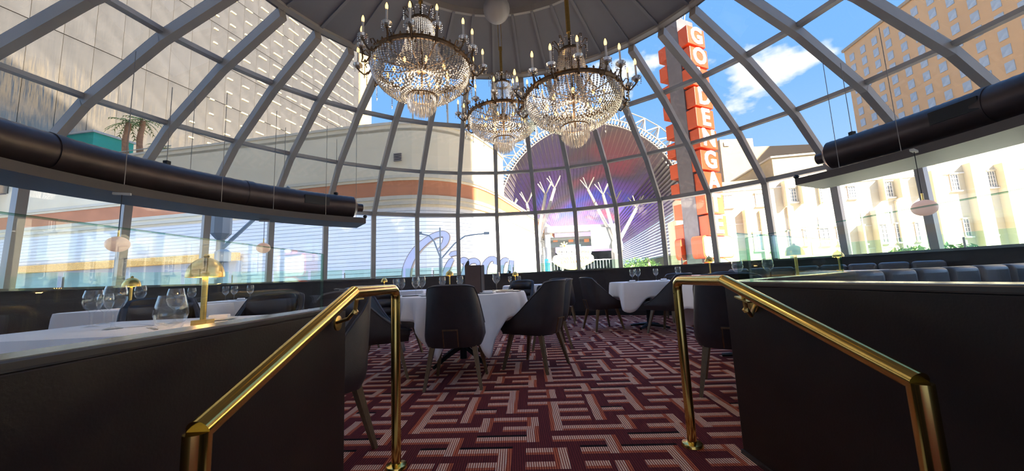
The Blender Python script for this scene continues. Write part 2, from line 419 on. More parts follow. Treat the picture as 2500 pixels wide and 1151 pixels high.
def make_floor():
    x0, x1, y0, y1 = -6.4, 6.4, 1.62, 9.3
    nx, ny = int((x1 - x0) / CELL), int((y1 - y0) / CELL)
    ang = .05; ca, sa = math.cos(ang), math.sin(ang)
    xs = x0 + (x1 - x0) * np.arange(nx + 1) / nx; ys = y0 + (y1 - y0) * np.arange(ny + 1) / ny
    gx, gy = np.meshgrid(xs, ys)
    # grid is laid along the weave, a few degrees off the room axis
    px, py = gx * ca + (gy - 2.3) * sa, -gx * sa + (gy - 2.3) * ca + 2.3
    vs = np.stack([px.ravel(), py.ravel(), np.zeros(px.size)], -1)
    i, j = np.meshgrid(np.arange(nx), np.arange(ny)); a = (j * (nx + 1) + i).ravel()
    fs = np.stack([a, a + 1, a + nx + 2, a + nx + 1], -1)
    me = bpy.data.meshes.new('floor'); me.from_pydata(vs.tolist(), [], fs.tolist())
    T = np.array(pattern_tile())
    ci = np.floor((xs[:-1] + CELL / 2 - .19) / CELL).astype(int) % 36; ri = np.floor((ys[:-1] + CELL / 2 - 2.31) / CELL).astype(int) % 42
    val = T[ri[:, None], ci[None, :]].ravel()
    lut = np.array([[0, 0, 0, 1], [1, 0, 0, 1], [0, 1, 0, 1], [0, 0, 1, 1]], dtype=np.float32)
    at = me.color_attributes.new('pattern', 'FLOAT_COLOR', 'CORNER')
    at.data.foreach_set('color', np.repeat(lut[val], 4, axis=0).ravel())
    me.materials.append(MATS['carpet']); me.update()
    o = bpy.data.objects.new('floor', me); COL.objects.link(o); tag(o, kind='structure')
    return o
floor = make_floor()
mb = MB().box((0, 5.4, -.16), (15, 8.4, .28)); tag(mb.build('floor_slab', 'interior_wall'), kind='structure')
# steps and lower landing where the camera stands
st = empty('floor_steps', (0, 1, -.6)); tag(st, kind='structure')
for k in range(3):
    MB().box((.13, 1.45 - .3 * k, -.3 - .1 * k - .075), (1.95, .3, .45 - .15 * k + .0)).build('step', 'carpet', st, world=True)
MB().box((0, -1.6, -.63), (15, 5.2, .06)).build('landing', 'carpet', st, world=True)
# low wall under the glass
def arc(r, a0, a1, n): return [(CX + r * math.sin(a0 + (a1 - a0) * i / n), CY + r * math.cos(a0 + (a1 - a0) * i / n)) for i in range(n + 1)]
def ring_xy(R, a): return (CX + R * math.sin(a), CY + R * math.cos(a))
lw = empty('wall_front', (CX, CY + 6.3, 0)); tag(lw, kind='structure')
pa = arc(6.3, -2.2, 2.2, 60)
MB().ribbon(pa, 0, 1.02, .0, .22).v
mb = MB(); mb.ribbon(pa[::-1], 0.10, 1.03, -.30, 0.0); mb.build('panel_face', 'black_leather', lw, world=True)
mb = MB(); mb.ribbon(pa[::-1], -.02, .10, -.30, -.03); mb.build('kick_plate', 'black_iron', lw, world=True)
mb = MB(); mb.ribbon(pa[::-1], 1.03, 1.065, -.34, .03); mb.build('sill', 'ledge', lw, world=True)
# glass balustrade on the terrace outside the windows
br_ = empty('balcony_railing', (CX, CY + 7.35, -.9)); tag(br_, 'low greenish glass balustrade just outside the windows', 'railing')
for k in range(-14, 16):
    q0, q1 = Vector((*ring_xy(7.35, k * .1 + .004), 0)), Vector((*ring_xy(7.35, (k + 1) * .1 - .004), 0))
    MB().beam(q0 + Vector((0, 0, .22)), q1 + Vector((0, 0, .22)), .014, 2.2).build('glass_panel', 'green_glass', br_, False, True)
    if k % 3 == 0: MB().tube([(q0.x, q0.y, -.9), (q0.x, q0.y, 1.25)], .014, 8).build('post', 'cable', br_, False, True)
# room behind the viewer
wb = MB(); wb.box((-8.5, -4.3, 3.4), (10, .3, 8.2)); wb.box((8.5, -4.3, 3.4), (10, .3, 8.2)); wb.box((0, -4.3, 5.5), (7.2, .3, 4.0)); wb.box((0, -8, -.65), (8, 8, .05)); wb.box((0, -12, 2), (8, .2, 6))
tag(wb.build('wall_back', 'interior_wall'), kind='structure')

# ------------------------------------------------------------------ stair walls with glass
def stair_wall(name, x, y0, y1, ztop, zgl, side, th=.10, yg=None):
    w = empty(name, (x, y1, 0)); tag(w, kind='structure')
    xc = x + side * th / 2
    MB().box((xc, (y0 + y1) / 2, (ztop - .75) / 2 - .0), (th, y1 - y0, ztop + .75)).build('panel', 'wall_panel', w, world=True, bevel=.004)
    MB().box((xc, (y0 + y1) / 2, ztop + .012), (th + .012, y1 - y0, .024)).build('ledge', 'ledge', w, world=True, bevel=.006)
    MB().box((x - side * .006, (y0 + y1) / 2, -.03), (.012, y1 - y0, .10)).build('baseboard', 'black_leather', w, world=True)
    g1 = (yg or y1)
    MB().box((xc, (y0 + g1) / 2, (ztop + zgl) / 2 + .01), (.012, g1 - y0, zgl - ztop)).build('glass_panel', 'glass_panel', w, world=True)
    MB().box((xc, g1 + .002, (ztop + zgl) / 2 + .01), (.012, .006, zgl - ztop)).build('glass_edge', 'glass_edge', w, world=True)
    MB().box((xc, (y0 + g1) / 2, zgl + .0115), (.012, g1 - y0, .003)).build('glass_rim', 'glass_edge', w, world=True)
    return w
wl_ = stair_wall('wall_left', -.855, -.6, 1.84, .80, 1.065, -1, yg=1.70)
wr_ = stair_wall('wall_right', 1.115, -.6, 1.93, .835, 1.06, 1, yg=1.78)

# handrails
def fillet(pts, r=.05, n=5):
    out = [Vector(pts[0])]
    for i in range(1, len(pts) - 1):
        a, b, c = Vector(pts[i - 1]), Vector(pts[i]), Vector(pts[i + 1])
        u, v = (a - b).normalized(), (c - b).normalized()
        p, q = b + u * r, b + v * r
        for k in range(n + 1):
            t = k / n; out.append(p * (1 - t) ** 2 + b * 2 * t * (1 - t) + q * t * t)
    out.append(Vector(pts[-1])); return out
def handrail(x, yp, yb, ylow, zt, zlow, zfloor, label, side, ybr, zbr, zw):
    h = empty('handrail', (x, yp, 0)); tag(h, label, 'handrail', 'brass handrails at the steps')
    rad = .024
    MB().tube([(x, yp, 0), (x, yp, zt - .07)], rad, 18).build('post', 'brass', h, True, True)
    MB().tube(fillet([(x, yp, zt - .075), (x, yp, zt), (x, yb, zt), ], .06, 8), rad, 18).build('top_rail', 'brass', h, True, True)
    MB().tube([(x, yb, zt), (x, ylow, zlow)], rad, 18).build('sloped_rail', 'brass', h, True, True)
    MB().tube([(x, ylow, zlow), (x, ylow - .004, -.6)], rad, 18).build('post', 'brass', h, True, True)
    for yy, zz in ((yp, 0), (ylow, -.6)):
        MB().lathe([(0, zz + .022), (.026, zz + .022), (.05, zz + .016), (.056, zz + .004), (.056, zz), (0, zz)], 28, (x, yy, 0)).build('base_flange', 'brass', h, True, True)
    zr = zbr - rad; yr = ybr - .23
    b = MB(); b.beam((x, yr - .04, zr - .004 - .018 * (zt - zbr > .01)), (x, yr + .04, zr - .004), .026, .006)
    b.tube([(x, yr, zr), (x + side * .01, yr + .01, zr - .05), (x + side * .06, yr + .06, zr - .085), (x + side * .2, ybr + .01, zw)], .008, 10); b.ico((x + side * .01, yr + .01, zr - .055), .014)
    br = b.build('bracket', 'brass_satin', h, False, True)
    MB().lathe([(0, 0), (.034, 0), (.034, .008), (.018, .012), (0, .012)], 24, (x + side * .195, ybr + .01, zw), Matrix.Rotation(-side * PI / 2, 3, 'Y')).build('wall_flange', 'brass_satin', br, True, True)
handrail(-.635, 1.936, 1.43, .745, .895, .648, 0, 'brass handrail in front of the left dark panel wall', -1, 1.69, .895, .752)
handrail(.908, 2.03, 1.57, .853, .873, .646, 0, 'brass handrail in front of the right dark panel wall', 1, 1.68, .836, .752)

# ------------------------------------------------------------------ chandeliers
def make_chandelier():
    root = empty('crystal_chandelier')
    # rim: pierced bronze gallery
    mb = MB(); mb.lathe([(.452, -.018), (.468, -.018), (.474, .0), (.468, .022), (.452, .022), (.452, -.018)], 64)
    for k in range(48):
        a = 2 * PI * k / 48; c = Vector((.463 * math.cos(a), .463 * math.sin(a), .034)); mb.octa(c, .012, .02)
    mb.build('rim', 'bronze', root)
    # wheel and centre stem
    mb = MB(); mb.tube([(0, 0, -.30), (0, 0, .62)], .012, 8)
    for k in range(12):
        a = 2 * PI * k / 12; mb.tube([(0, 0, .0), (.23 * math.cos(a), .23 * math.sin(a), -.03), (.455 * math.cos(a), .455 * math.sin(a), 0)], .006, 5)
    mb.lathe([(0, -.05), (.05, -.04), (.06, 0), (.05, .04), (0, .05)], 16)
    mb.build('wheel', 'bronze', root)
    for k in range(8):
        a = 2 * PI * (k + .5) / 8; r = .25
        bl = MB(); bl.lathe([(0, -.055), (.012, -.04), (.016, -.02), (.009, 0), (0, 0)], 8, (r * math.cos(a), r * math.sin(a), -.03)); bl.build('inner_bulb', 'bulb', root, True)
    # basket of bead strings
    mb = MB(); n = 84
    for k in range(n):
        a = 2 * PI * k / n
        for i in range(21):
            t = (i + (.5 if k % 2 else 0)) / 21
            r = .455 * math.cos(t * 1.12) ** .9 + .0 ; r = .13 + (.455 - .13) * (1 - t ** 1.9)
            z = -.015 - .285 * t - .03 * math.sin(t * PI)
            if i > 12 and k % 2: continue
            mb.octa((r * math.cos(a), r * math.sin(a), z), .0105, .0115)
    for r, z, m in ((.40, -.13, 70), (.30, -.23, 60), (.19, -.29, 44)):
        for k in range(m):
            a = 2 * PI * k / m; mb.ico((r * math.cos(a), r * math.sin(a), z - .012), .010)
    # inner canopy strands laid across the wheel
    for k in range(30):
        a = 2 * PI * k / 30
        for i in range(12):
            t = i / 12; r = .07 + .38 * t; mb.octa((r * math.cos(a), r * math.sin(a), -.06 - .06 * math.sin(t * PI)), .011, .012)
    o = mb.build('bead_basket', 'crystal', root); o['kind'] = 'stuff'
    # drop prisms
    mb = MB(); mb.lathe([(.128, -.30), (.135, -.30), (.135, -.288), (.128, -.288), (.128, -.30)], 30); mb.build('prism_ring', 'bronze', root)
    mb = MB()
    for rr, z0, m, ln in ((.13, -.30, 34, .10), (.098, -.34, 26, .10), (.062, -.38, 16, .09), (.025, -.41, 6, .07)):
        for k in range(m):
            a = 2 * PI * (k + .3 * rr * 50 % 1) / m; x, y = rr * math.cos(a), rr * math.sin(a)
            mb.ico((x, y, z0), .007); mb.tube([(x, y, z0 - .012), (x, y, z0 - .012 - ln * .75), (x, y, z0 - .012 - ln)], [.0045, .0055, .0015], 5)
    o = mb.build('crystal_prisms', 'crystal', root); o['kind'] = 'stuff'
    # crown
    mb = MB(); mb.lathe([(.098, .455), (.108, .455), (.112, .47), (.108, .485), (.098, .485), (.098, .455)], 30)
    for k in range(10):
        a = 2 * PI * k / 10; c, s = math.cos(a), math.sin(a)
        mb.tube([(.105 * c, .105 * s, .48), (.125 * c, .125 * s, .54), (.155 * c, .155 * s, .575), (.175 * c, .175 * s, .56), (.168 * c, .168 * s, .535)], .005, 5)
    mb.build('crown', 'bronze', root)
    mb = MB()
    for k in range(44):
        a = 2 * PI * k / 44
        for i in range(22):
            t = (i + .5 * (k % 2)) / 22; r = .102 + .075 * t ** .7 + .06 * t ** 4; z = .46 - .44 * t; mb.octa((r * math.cos(a), r * math.sin(a), z), .0085, .0105)
    for k in range(10):
        a = 2 * PI * k / 10
        for i in range(5): mb.octa((.17 * math.cos(a), .17 * math.sin(a), .53 - .022 * i), .007, .011)
        for i in range(6):
            b_ = a + .1 * i; mb.octa((.11 * math.cos(b_), .11 * math.sin(b_), .52 + .06 * math.sin(i / 5 * PI)), .007, .008)
    o = mb.build('bead_crown', 'crystal', root); o['kind'] = 'stuff'
    # candle arms: alternate long and short
    for k in range(16):
        a = 2 * PI * (k + .25) / 16; c, s = math.cos(a), math.sin(a); up = .045 if k % 2 else -.015; R = .585 if k % 2 == 0 else .53
        P = lambda r, z: (r * c, r * s, z)
        mb = MB(); mb.tube([P(.465, -.01), P(.49, -.06), P(.53, -.07), P(R - .01, -.03), P(R, up + .01)], .0075, 6)
        mb.tube([P(.47, .02), P(.495, .05), P(.52, .03), P(.505, .0)], .005, 5)
        mb.lathe([(0, up), (.012, up), (.02, up + .018), (0, up + .018)], 8, (R * c, R * s, 0))
        for q in range(3):
            b_ = a + (-.05, 0, .05)[q]; mb.octa((.50 * math.cos(b_), .50 * math.sin(b_), -.035 - .02 * q), .012, .016)
        arm = mb.build('candle_arm', 'bronze', root)
        mb = MB(); mb.lathe([(.010, up + .018), (.035, up + .024), (.043, up + .045), (.038, up + .05), (.016, up + .03), (.010, up + .018)], 14, (R * c, R * s, 0))
        for q in range(7):
            b_ = 2 * PI * q / 7
            for i in range(3): mb.octa((R * c + .04 * math.cos(b_), R * s + .04 * math.sin(b_), up + .03 - .018 * i), .005, .008)
        mb.build('drip_dish', 'crystal', arm)
        mb = MB(); mb.tube([(R * c, R * s, up + .03), (R * c, R * s, up + .165)], .0085, 9); mb.build('candle_tube', 'candle', arm, True)
        mb = MB(); mb.lathe([(.0075, up + .163), (.0125, up + .182), (.0115, up + .20), (.005, up + .222), (0, up + .228)], 9, (R * c, R * s, 0)); mb.build('bulb', 'bulb', arm, True)
        mb = MB()
        for q in range(6): mb.octa((.505 * c, .505 * s, -.08 - .018 * q), .008, .010)
        mb.octa((.505 * c, .505 * s, -.205), .008, .028); mb.build('pendant_drop', 'crystal', arm)
    return root
ch0 = make_chandelier()
def chand_extra(root, top, tube_r, two=False):
    s = root.scale.x; h = (top - root.location.z) / s
    mb = MB()
    if two:
        for dx in (-.02, .02): mb.tube([(dx, 0, .95), (dx, .02, h)], .004, 6)
        mb.tube([(0, 0, .60), (0, 0, 1.0)], .018, 10)
    else:
        mb.tube([(0, 0, .68), (0, 0, h)], tube_r, 14); mb.tube([(0, 0, .60), (0, 0, .70)], .01, 8)
    mb.build('suspension_rod', 'brass_satin', root)
CH = [((-.79, 3.2, 2.95), 1.0, 'crystal chandelier hanging nearest, left of the other two', 0.0, 4.40, False),
      ((-.045, 4.40, 2.98), .98, 'smallest-looking crystal chandelier, farthest of the three, in the middle', .13, 4.42, True),
      ((.69, 3.50, 2.74), 1.07, 'crystal chandelier at the right, overlapping the middle one', .22, 4.45, False)]
for i, (loc, s, lab, rz, top, two) in enumerate(CH):
    o = ch0 if i == 0 else None
    if o is None: continue
roots = [ch0, copy_tree(ch0), copy_tree(ch0)]
for o, (loc, s, lab, rz, top, two) in zip(roots, CH):
    o.location = loc; o.scale = (s, s, s); o.rotation_euler = (0, 0, rz); tag(o, lab, 'chandelier', 'crystal chandeliers')
    chand_extra(o, top, .022, two)
    pl = bpy.data.lights.new('chandelier_light', 'POINT'); pl.energy = 2.2; pl.color = (1, .82, .62); pl.shadow_soft_size = .2
    po = bpy.data.objects.new('chandelier_light', pl); COL.objects.link(po); po.parent = o; po.location = (0, 0, -.13)
# globe under the dome hub
gl = empty('ceiling_globe', (-.07, 4.22, 4.36)); tag(gl, 'opal globe fixture under the top of the dome', 'light')
MB().lathe([(.17 * math.sin(t * PI / 14), -.17 * math.cos(t * PI / 14)) for t in range(15)], 28).build('shade', 'globe_opal', gl, True)
MB().lathe([(0, .14), (.10, .14), (.13, .17), (.13, .22), (0, .22)], 20).build('fitting', 'brass_satin', gl, True)

# ------------------------------------------------------------------ ducts, trays, pendants
def cyl_arc(R, z, a0, a1, n=24): return [Vector((CX + R * math.sin(a0 + (a1 - a0) * i / n), CY + R * math.cos(a0 + (a1 - a0) * i / n), z)) for i in range(n + 1)]
def duct(R, z, a0, a1, label, tray_z, tR0, tR1, ta0, ta1, tlabel, slot_a, cab, clab):
    d = empty('air_duct', (CX + R * math.sin(a0), CY + R * math.cos(a0), z)); tag(d, label, 'duct', 'round air ducts')
    P = cyl_arc(R, z, a0, a1, 120)
    # spiral seams as slight swellings
    rr = [.18 + (.004 if i % 2 else 0) for i in range(121)]
    MB().tube(P, rr, 28).build('duct_tube', 'duct', d, True, True)
    for fa in (.28, .62):
        i = int(120 * fa); MB().tube(P[i:i + 3], .19, 28).build('collar', 'duct', d, True, True)
    t = (P[0] - P[2]).normalized()
    MB().tube([P[0], P[0] + t * .05, P[0] + t * .07, P[0] + t * .16], [.182, .12, .075, .07], 24).build('end_cap', 'duct', d, True, True)
    # supply grille box
    ang = a0 + (a1 - a0) * slot_a; Rr = R - .165
    c = Vector((CX + Rr * math.sin(ang), CY + Rr * math.cos(ang), z + .02))
    MB().box(c, (.36, .05, .13), -ang).build('grille', 'black_iron', d, False, True)
    for fa in (.05, .45, .9):
        i = int(120 * fa); MB().box(P[i] + Vector((0, 0, .20)), (.05, .05, .05)).build('hanger', 'black_iron', d, False, True)
        MB().tube([P[i] + Vector((0, 0, .2)), P[i] + Vector((0, 0, 1.15))], .004, 5).build('hanger_rod', 'cable', d, False, True)
    t_ = empty('hanging_tray', (CX + tR0 * math.sin(ta0), CY + tR0 * math.cos(ta0), tray_z)); tag(t_, tlabel, 'ceiling tray', 'hanging trays below the ducts')
    n = 30; mb = MB(); vs = []
    for i in range(n + 1):
        a = ta0 + (ta1 - ta0) * i / n
        for r, zz in ((tR0, tray_z), (tR1, tray_z), (tR1, tray_z + .09), (tR0, tray_z + .09)):
            vs.append((CX + r * math.sin(a), CY + r * math.cos(a), zz))
    fs = [(i * 4 + k, (i + 1) * 4 + k, (i + 1) * 4 + (k + 1) % 4, i * 4 + (k + 1) % 4) for i in range(n) for k in range(4)] + [(0, 1, 2, 3), tuple(n * 4 + k for k in (3, 2, 1, 0))]
    mb.add(vs, fs); mb.build('shelf', 'tray', t_, False, True)
    for fa, Rc in cab:
        a = ta0 + (ta1 - ta0) * fa
        MB().tube([(CX + Rc * math.sin(a), CY + Rc * math.cos(a), tray_z + .05), (CX + Rc * math.sin(a), CY + Rc * math.cos(a), 3.5 if Rc < 5 else 3.2)], .0035, 5).build('cable', 'cable', t_, False, True)
    a = ta0; MB().ico((CX + (tR0 + .05) * math.sin(a), CY + (tR0 + .05) * math.cos(a), tray_z + .12), .035).build('end_knob', 'black_iron', t_, True, True)
    return d
rad = math.radians
duct(4.2, 2.26, rad(-39.5), rad(-112), 'dark round duct hung along the left side of the dome', 1.95, 3.92, 4.50, rad(-37.5), rad(-112), 'dark tray hung below the left duct', .115,
     [(.03, 3.94), (.12, 3.94), (.26, 3.94), (.38, 3.94), (.56, 3.94), (.2, 4.45), (.4, 4.45)], '')
duct(4.62, 2.34, rad(67.5), rad(128), 'dark round duct hung along the right side of the dome', 1.985, 4.25, 4.95, rad(64), rad(128), 'dark tray hung below the right duct', .25,
     [(.10, 4.28), (.22, 4.28), (.45, 4.28)], '')
def pendant(loc, ztop, label):
    p = empty('pendant_lamp', loc); tag(p, label, 'lamp', 'opal pendant lamps')
    MB().lathe([(.090 * math.sin(t * PI / 14), -.076 * math.cos(t * PI / 14)) for t in range(15)], 28).build('shade', 'opal', p, True)
    MB().tube([(0, 0, .07), (0, 0, .14)], .008, 8).build('stem', 'brass_satin', p)
    MB().tube([(0, 0, .13), (0, 0, ztop - loc[2])], .0035, 6).build('cord', 'black_iron', p)
    MB().box((0, 0, ztop - loc[2] - .012), (.13, .03, .022), .5).build('ceiling_plate', 'steel_white', p)
def ring_pt(R, a): return (CX + R * math.sin(a), CY + R * math.cos(a))
x, y = on_y(287, 597, 3.5)[:2]; pendant((x, y, 1.43), 1.95, 'left opal pendant lamp below the left tray, larger-looking one')
v = on_y(643, 606, 5.25); pendant((v.x, v.y, v.z), 1.95, 'opal pendant lamp below the left tray, farther one')
v = on_y(2257, 508, 3.35); pendant((v.x, v.y, v.z), 1.985, 'opal pendant lamp below the right tray')

# ------------------------------------------------------------------ furniture
def make_chair():
    root = empty('dining_chair')
    n, m = 41, 10
    def hgt(t):
        u = abs(t)
        if u < .30: return .885 - .02 * (u / .3) ** 3
        q = (u - .30) / .70
        return .47 + (.865 - .47) * (1 - q) ** 1.55 - .03 * q
    def plan(t, inset):
        # U path: t in [-1,1], back at t=0; front tips at +y
        u = abs(t); sgn = 1 if t >= 0 else -1; w = .265 - inset; d = .27 - inset
        if u < .42:
            a = u / .42 * PI / 2; x = w * math.sin(a) ** .75 if a > 0 else 0; y = -d + (d * .55) * (1 - math.cos(a) ** .75 if a < PI / 2 else 1)
        else:
            q = (u - .42) / .58; x = w * (1 - .06 * q * q); y = -d * .45 + q * (.27 + d * .45)
        return sgn * x, y
    def pt(t, s, inset):
        x, y = plan(t, inset); z0 = .345 + .02 * abs(t) ; z = z0 + (hgt(t) - z0) * s
        k = max(0, (z - .42)) / .47
        nar = 1 - .17 * k; low = 1 - .12 * max(0, (.42 - z) / .08)
        bk = 1 - min(1, abs(t) / .55)
        return Vector((x * nar * low, y * low - .10 * k * (.35 + .65 * bk), z))
    mb = MB(); vs = []; fs = []
    for i in range(n):
        t = -1 + 2 * i / (n - 1)
        out = [pt(t, k / (m - 1), 0) for k in range(m)]; inn = [pt(t, k / (m - 1), .045) for k in range(m)][::-1]
        top = (out[-1] + inn[0]) / 2 + Vector((0, 0, .012))
        vs += out + [top] + inn
    w = 2 * m + 1
    for i in range(n - 1):
        for k in range(w):
            k2 = (k + 1) % w; fs.append((i * w + k, (i + 1) * w + k, (i + 1) * w + k2, i * w + k2))
    fs += [tuple(range(w)), tuple((n - 1) * w + k for k in range(w))[::-1]]
    mb.add(vs, fs); mb.build('shell', 'chair_leather', root, True)
    # piping along the rim
    mb = MB(); mb.tube([(pt(-1 + 2 * i / 40, 1, .0)) for i in range(41)], .006, 6); mb.build('piping', 'cushion_leather', root, True)
    # seat
    poly = []
    for i in range(25):
        x, y = plan(-1 + 2 * i / 24, .04); poly.append((x, y))
    mb = MB(); k = len(poly); vs = []
    for z, s in ((.35, .97), (.44, 1.0), (.475, .96), (.488, .8)):
        vs += [(x * s, y * s, z) for x, y in poly]
    fs = [(r * k + i, r * k + (i + 1) % k, (r + 1) * k + (i + 1) % k, (r + 1) * k + i) for r in range(3) for i in range(k)] + [tuple(range(k))[::-1], tuple(3 * k + i for i in range(k))]
    mb.add(vs, fs); mb.build('seat', 'cushion_leather', root, True)
    # channelled back cushion, three rolls
    for zc, hh in ((.545, .10), (.66, .11), (.78, .12)):
        mb = MB(); path = []
        for i in range(13):
            t = -.36 + .72 * i / 12; p = pt(t, min(1, (zc - .345) / max(.1, hgt(t) - .345)), .05); path.append(p)
        vs = []; nn = 8
        for p in path:
            for q in range(nn):
                a = 2 * PI * q / nn; vs.append(p + Vector((0, .028 * math.cos(a), hh * .52 * math.sin(a))))
        fs = [(i * nn + q, i * nn + (q + 1) % nn, (i + 1) * nn + (q + 1) % nn, (i + 1) * nn + q) for i in range(12) for q in range(nn)] + [tuple(range(nn))[::-1], tuple(12 * nn + q for q in range(nn))]
        mb.add(vs, fs); mb.build('back_channel', 'cushion_leather', root, True)
    for sx in (-1, 1):
        for sy in (-1, 1):
            a = Vector((sx * .185, sy * .17 - .01, .36)); b = Vector((sx * .245, sy * .255 - .01, 0))
            mb = MB(); d = (b - a); X = Vector((1, 0, 0)); Y = Vector((0, 1, 0)); vs = []
            for p, r in ((a, .022), (b, .012)):
                vs += [p + X * r + Y * r, p - X * r + Y * r, p - X * r - Y * r, p + X * r - Y * r]
            mb.add(vs, [(0, 1, 2, 3), (7, 6, 5, 4), (0, 4, 5, 1), (1, 5, 6, 2), (2, 6, 7, 3), (3, 7, 4, 0)]); mb.build('leg', 'leg_wood', root)
    # metal pull on the back
    yb = -.302
    mb = MB()
    for sx in (-1, 1): mb.beam((sx * .062, yb + .015, .365), (sx * .062, yb - .022, .51), .009, .009)
    mb.beam((-.068, yb - .022, .51), (.068, yb - .022, .51), .012, .012); mb.build('back_pull', 'bronze', root)
    return root
chair0 = make_chair(); _used = [False]
def place_chair(x, y, fx, fy, label, group):
    o = chair0 if not _used[0] else copy_tree(chair0); _used[0] = True
    o.location = (x, y, 0); o.rotation_euler = (0, 0, math.atan2(-fx, fy)); tag(o, label, 'chair', group)
G1, G2, G3 = 'chairs around the round table', 'chairs at the right square tables', 'chairs in the left dining area'
place_chair(-.555, 3.44, .02, 1, 'dark leather chair with its back to the camera at the round table', G1)
place_chair(.19, 3.90, -.84, .54, 'dark leather chair on the right side of the round table, seen side-on', G1)
place_chair(.43, 4.95, -1, -.05, 'dark leather chair half hidden behind the right chair of the round table', G1)
place_chair(-1.40, 3.75, .9, .42, 'dark leather chair at the left of the round table, behind the left handrail post', G1)
place_chair(-1.60, 4.85, .85, -.5, 'dark leather chair at the far left of the round table', G1)
place_chair(.08, 6.45, -.3, -1, 'dark leather chair seen above the right rim of the round table', G3)
place_chair(-1.16, 2.02, -.40, -.92, 'dark leather chair nearest the left handrail, facing left', G3)
place_chair(1.50, 6.30, .97, .25, 'dark leather chair left of the square table with the draped corner', G2)
place_chair(2.36, 5.62, -.62, .78, 'dark leather chair in front of the square table by the right handrail post', G2)
place_chair(1.68, 2.86, .52, .85, 'dark leather chair beside the right panel wall, partly hidden by it', G2)
place_chair(2.95, 7.0, -.85, -.5, 'dark leather chair right of the square table, behind the right handrail', G2)
place_chair(2.75, 4.55, -.3, -.95, 'dark leather chair beyond the table behind the right handrail', G2)
place_chair(-1.95, 2.80, .2, -.98, 'dark leather chair behind the left glass panel, near its right end', G3)
place_chair(-2.65, 2.75, .75, -.65, 'dark leather chair behind the left glass panel, nearest its middle', G3)
place_chair(-3.05, 4.35, .2, -1, 'dark leather chair beyond the tables behind the left glass panel', G3)
place_chair(-2.35, 5.55, .9, .4, 'dark leather chair far left, close to the low window wall', G3)
place_chair(-2.65, 6.45, .9, -.4, 'dark leather chair far left, beside the window-side table', G3)
place_chair(.95, 7.35, .2, .98, 'dark leather chair at the far window table, behind the round table', G3)

def cloth_table(name, cx, cy, rx, ry, top, label, cat='table', square=True, rz=0, drop=.28, seed=1, foot=.02, pedestal=True, group=None):
    rnd = random.Random(seed)
    root = empty(name, (cx, cy, 0), rz); tag(root, label, cat, group)
    # table base
    if pedestal:
        mb = MB(); mb.tube([(0, 0, .05), (0, 0, top - .03)], .04, 12); mb.build('pedestal', 'black_iron', root, True)
        mb = MB()
        for k in range(4):
            a = PI / 4 + k * PI / 2; c, s = math.cos(a), math.sin(a); L = .40 if not square else .34
            mb.tube([(0, 0, .20 if not square else .06), (L * .5 * c, L * .5 * s, .12 if not square else .045), (L * c, L * s, .02)], [.03, .025, .018], 8)
        mb.build('cross_base', 'black_iron', root, True)
    if square: mb = MB().box((0, 0, top - .02), (2 * rx - .02, 2 * ry - .02, .03))
    else: mb = MB().lathe([(0, top - .035), (rx - .01, top - .035), (rx - .01, top - .006), (0, top - .006)], 48)
    mb.build('tabletop', 'leg_wood', root)
    # cloth: radial grid, square cloth hanging in corner points
    n, vs = 144, []
    def edge(a):
        c, s = math.cos(a), math.sin(a)
        if square:
            k = 1 / max(abs(c) / rx, abs(s) / ry); return k * c, k * s
        return rx * c, rx * s
    half = (rx + drop, ry + drop)
    for ring_i in range(12):
        for k in range(n):
            a = 2 * PI * k / n; ex, ey = edge(a); c, s = math.cos(a), math.sin(a)
            if ring_i <= 3:
                q = (0.02, .5, .95, 1.0)[ring_i]; vs.append((ex * q, ey * q, top + (.004 if ring_i < 3 else 0)))
            else:
                q = (ring_i - 3) / 8
                if square:
                    # hanging length grows at the corners
                    cor = (abs(math.sin(2 * a))) ** 6
                    ln = drop * (1 + .95 * cor); wav = .012 * math.sin(9 * a + seed) * q + .035 * cor * q
                    vs.append((ex + c * (.006 + wav + .01 * q), ey + s * (.006 + wav + .01 * q), top - ln * q))
                else:
                    bump = max(math.exp(-(((a - math.radians(d0) + PI) % (2 * PI) - PI) / .21) ** 2) for d0 in (-62, -104, 40, 118, -165))
                    ln = drop * (1 + 1.75 * bump)
                    fold = .058 * math.sin(15 * a + 2.2 * math.sin(3 * a)) * q ** .8 * (.6 + .4 * bump) + .014 * math.sin(31 * a + 4 * math.sin(2 * a)) * q * q + .02 * q - .05 * q * bump
                    vs.append(((rx + .006 + fold) * c, (rx + .006 + fold) * s, top - ln * q))
    fs = [(i * n + k, i * n + (k + 1) % n, (i + 1) * n + (k + 1) % n, (i + 1) * n + k) for i in range(11) for k in range(n)] + [tuple(range(n))]
    o = MB().add(vs, fs).build('tablecloth', 'linen', None, True)
    sm = o.modifiers.new('thickness', 'SOLIDIFY'); sm.thickness = .003
    o.location = (cx, cy, 0); o.rotation_euler = (0, 0, rz)
    return root, o
TT = .775
r_, c_ = cloth_table('round_table', -.61, 4.21, .72, .72, TT, 'round dining table under a hanging white cloth, amid dark chairs', square=False, drop=.22, seed=3)
tag(c_, 'white cloth hanging in points from the round table', 'tablecloth')
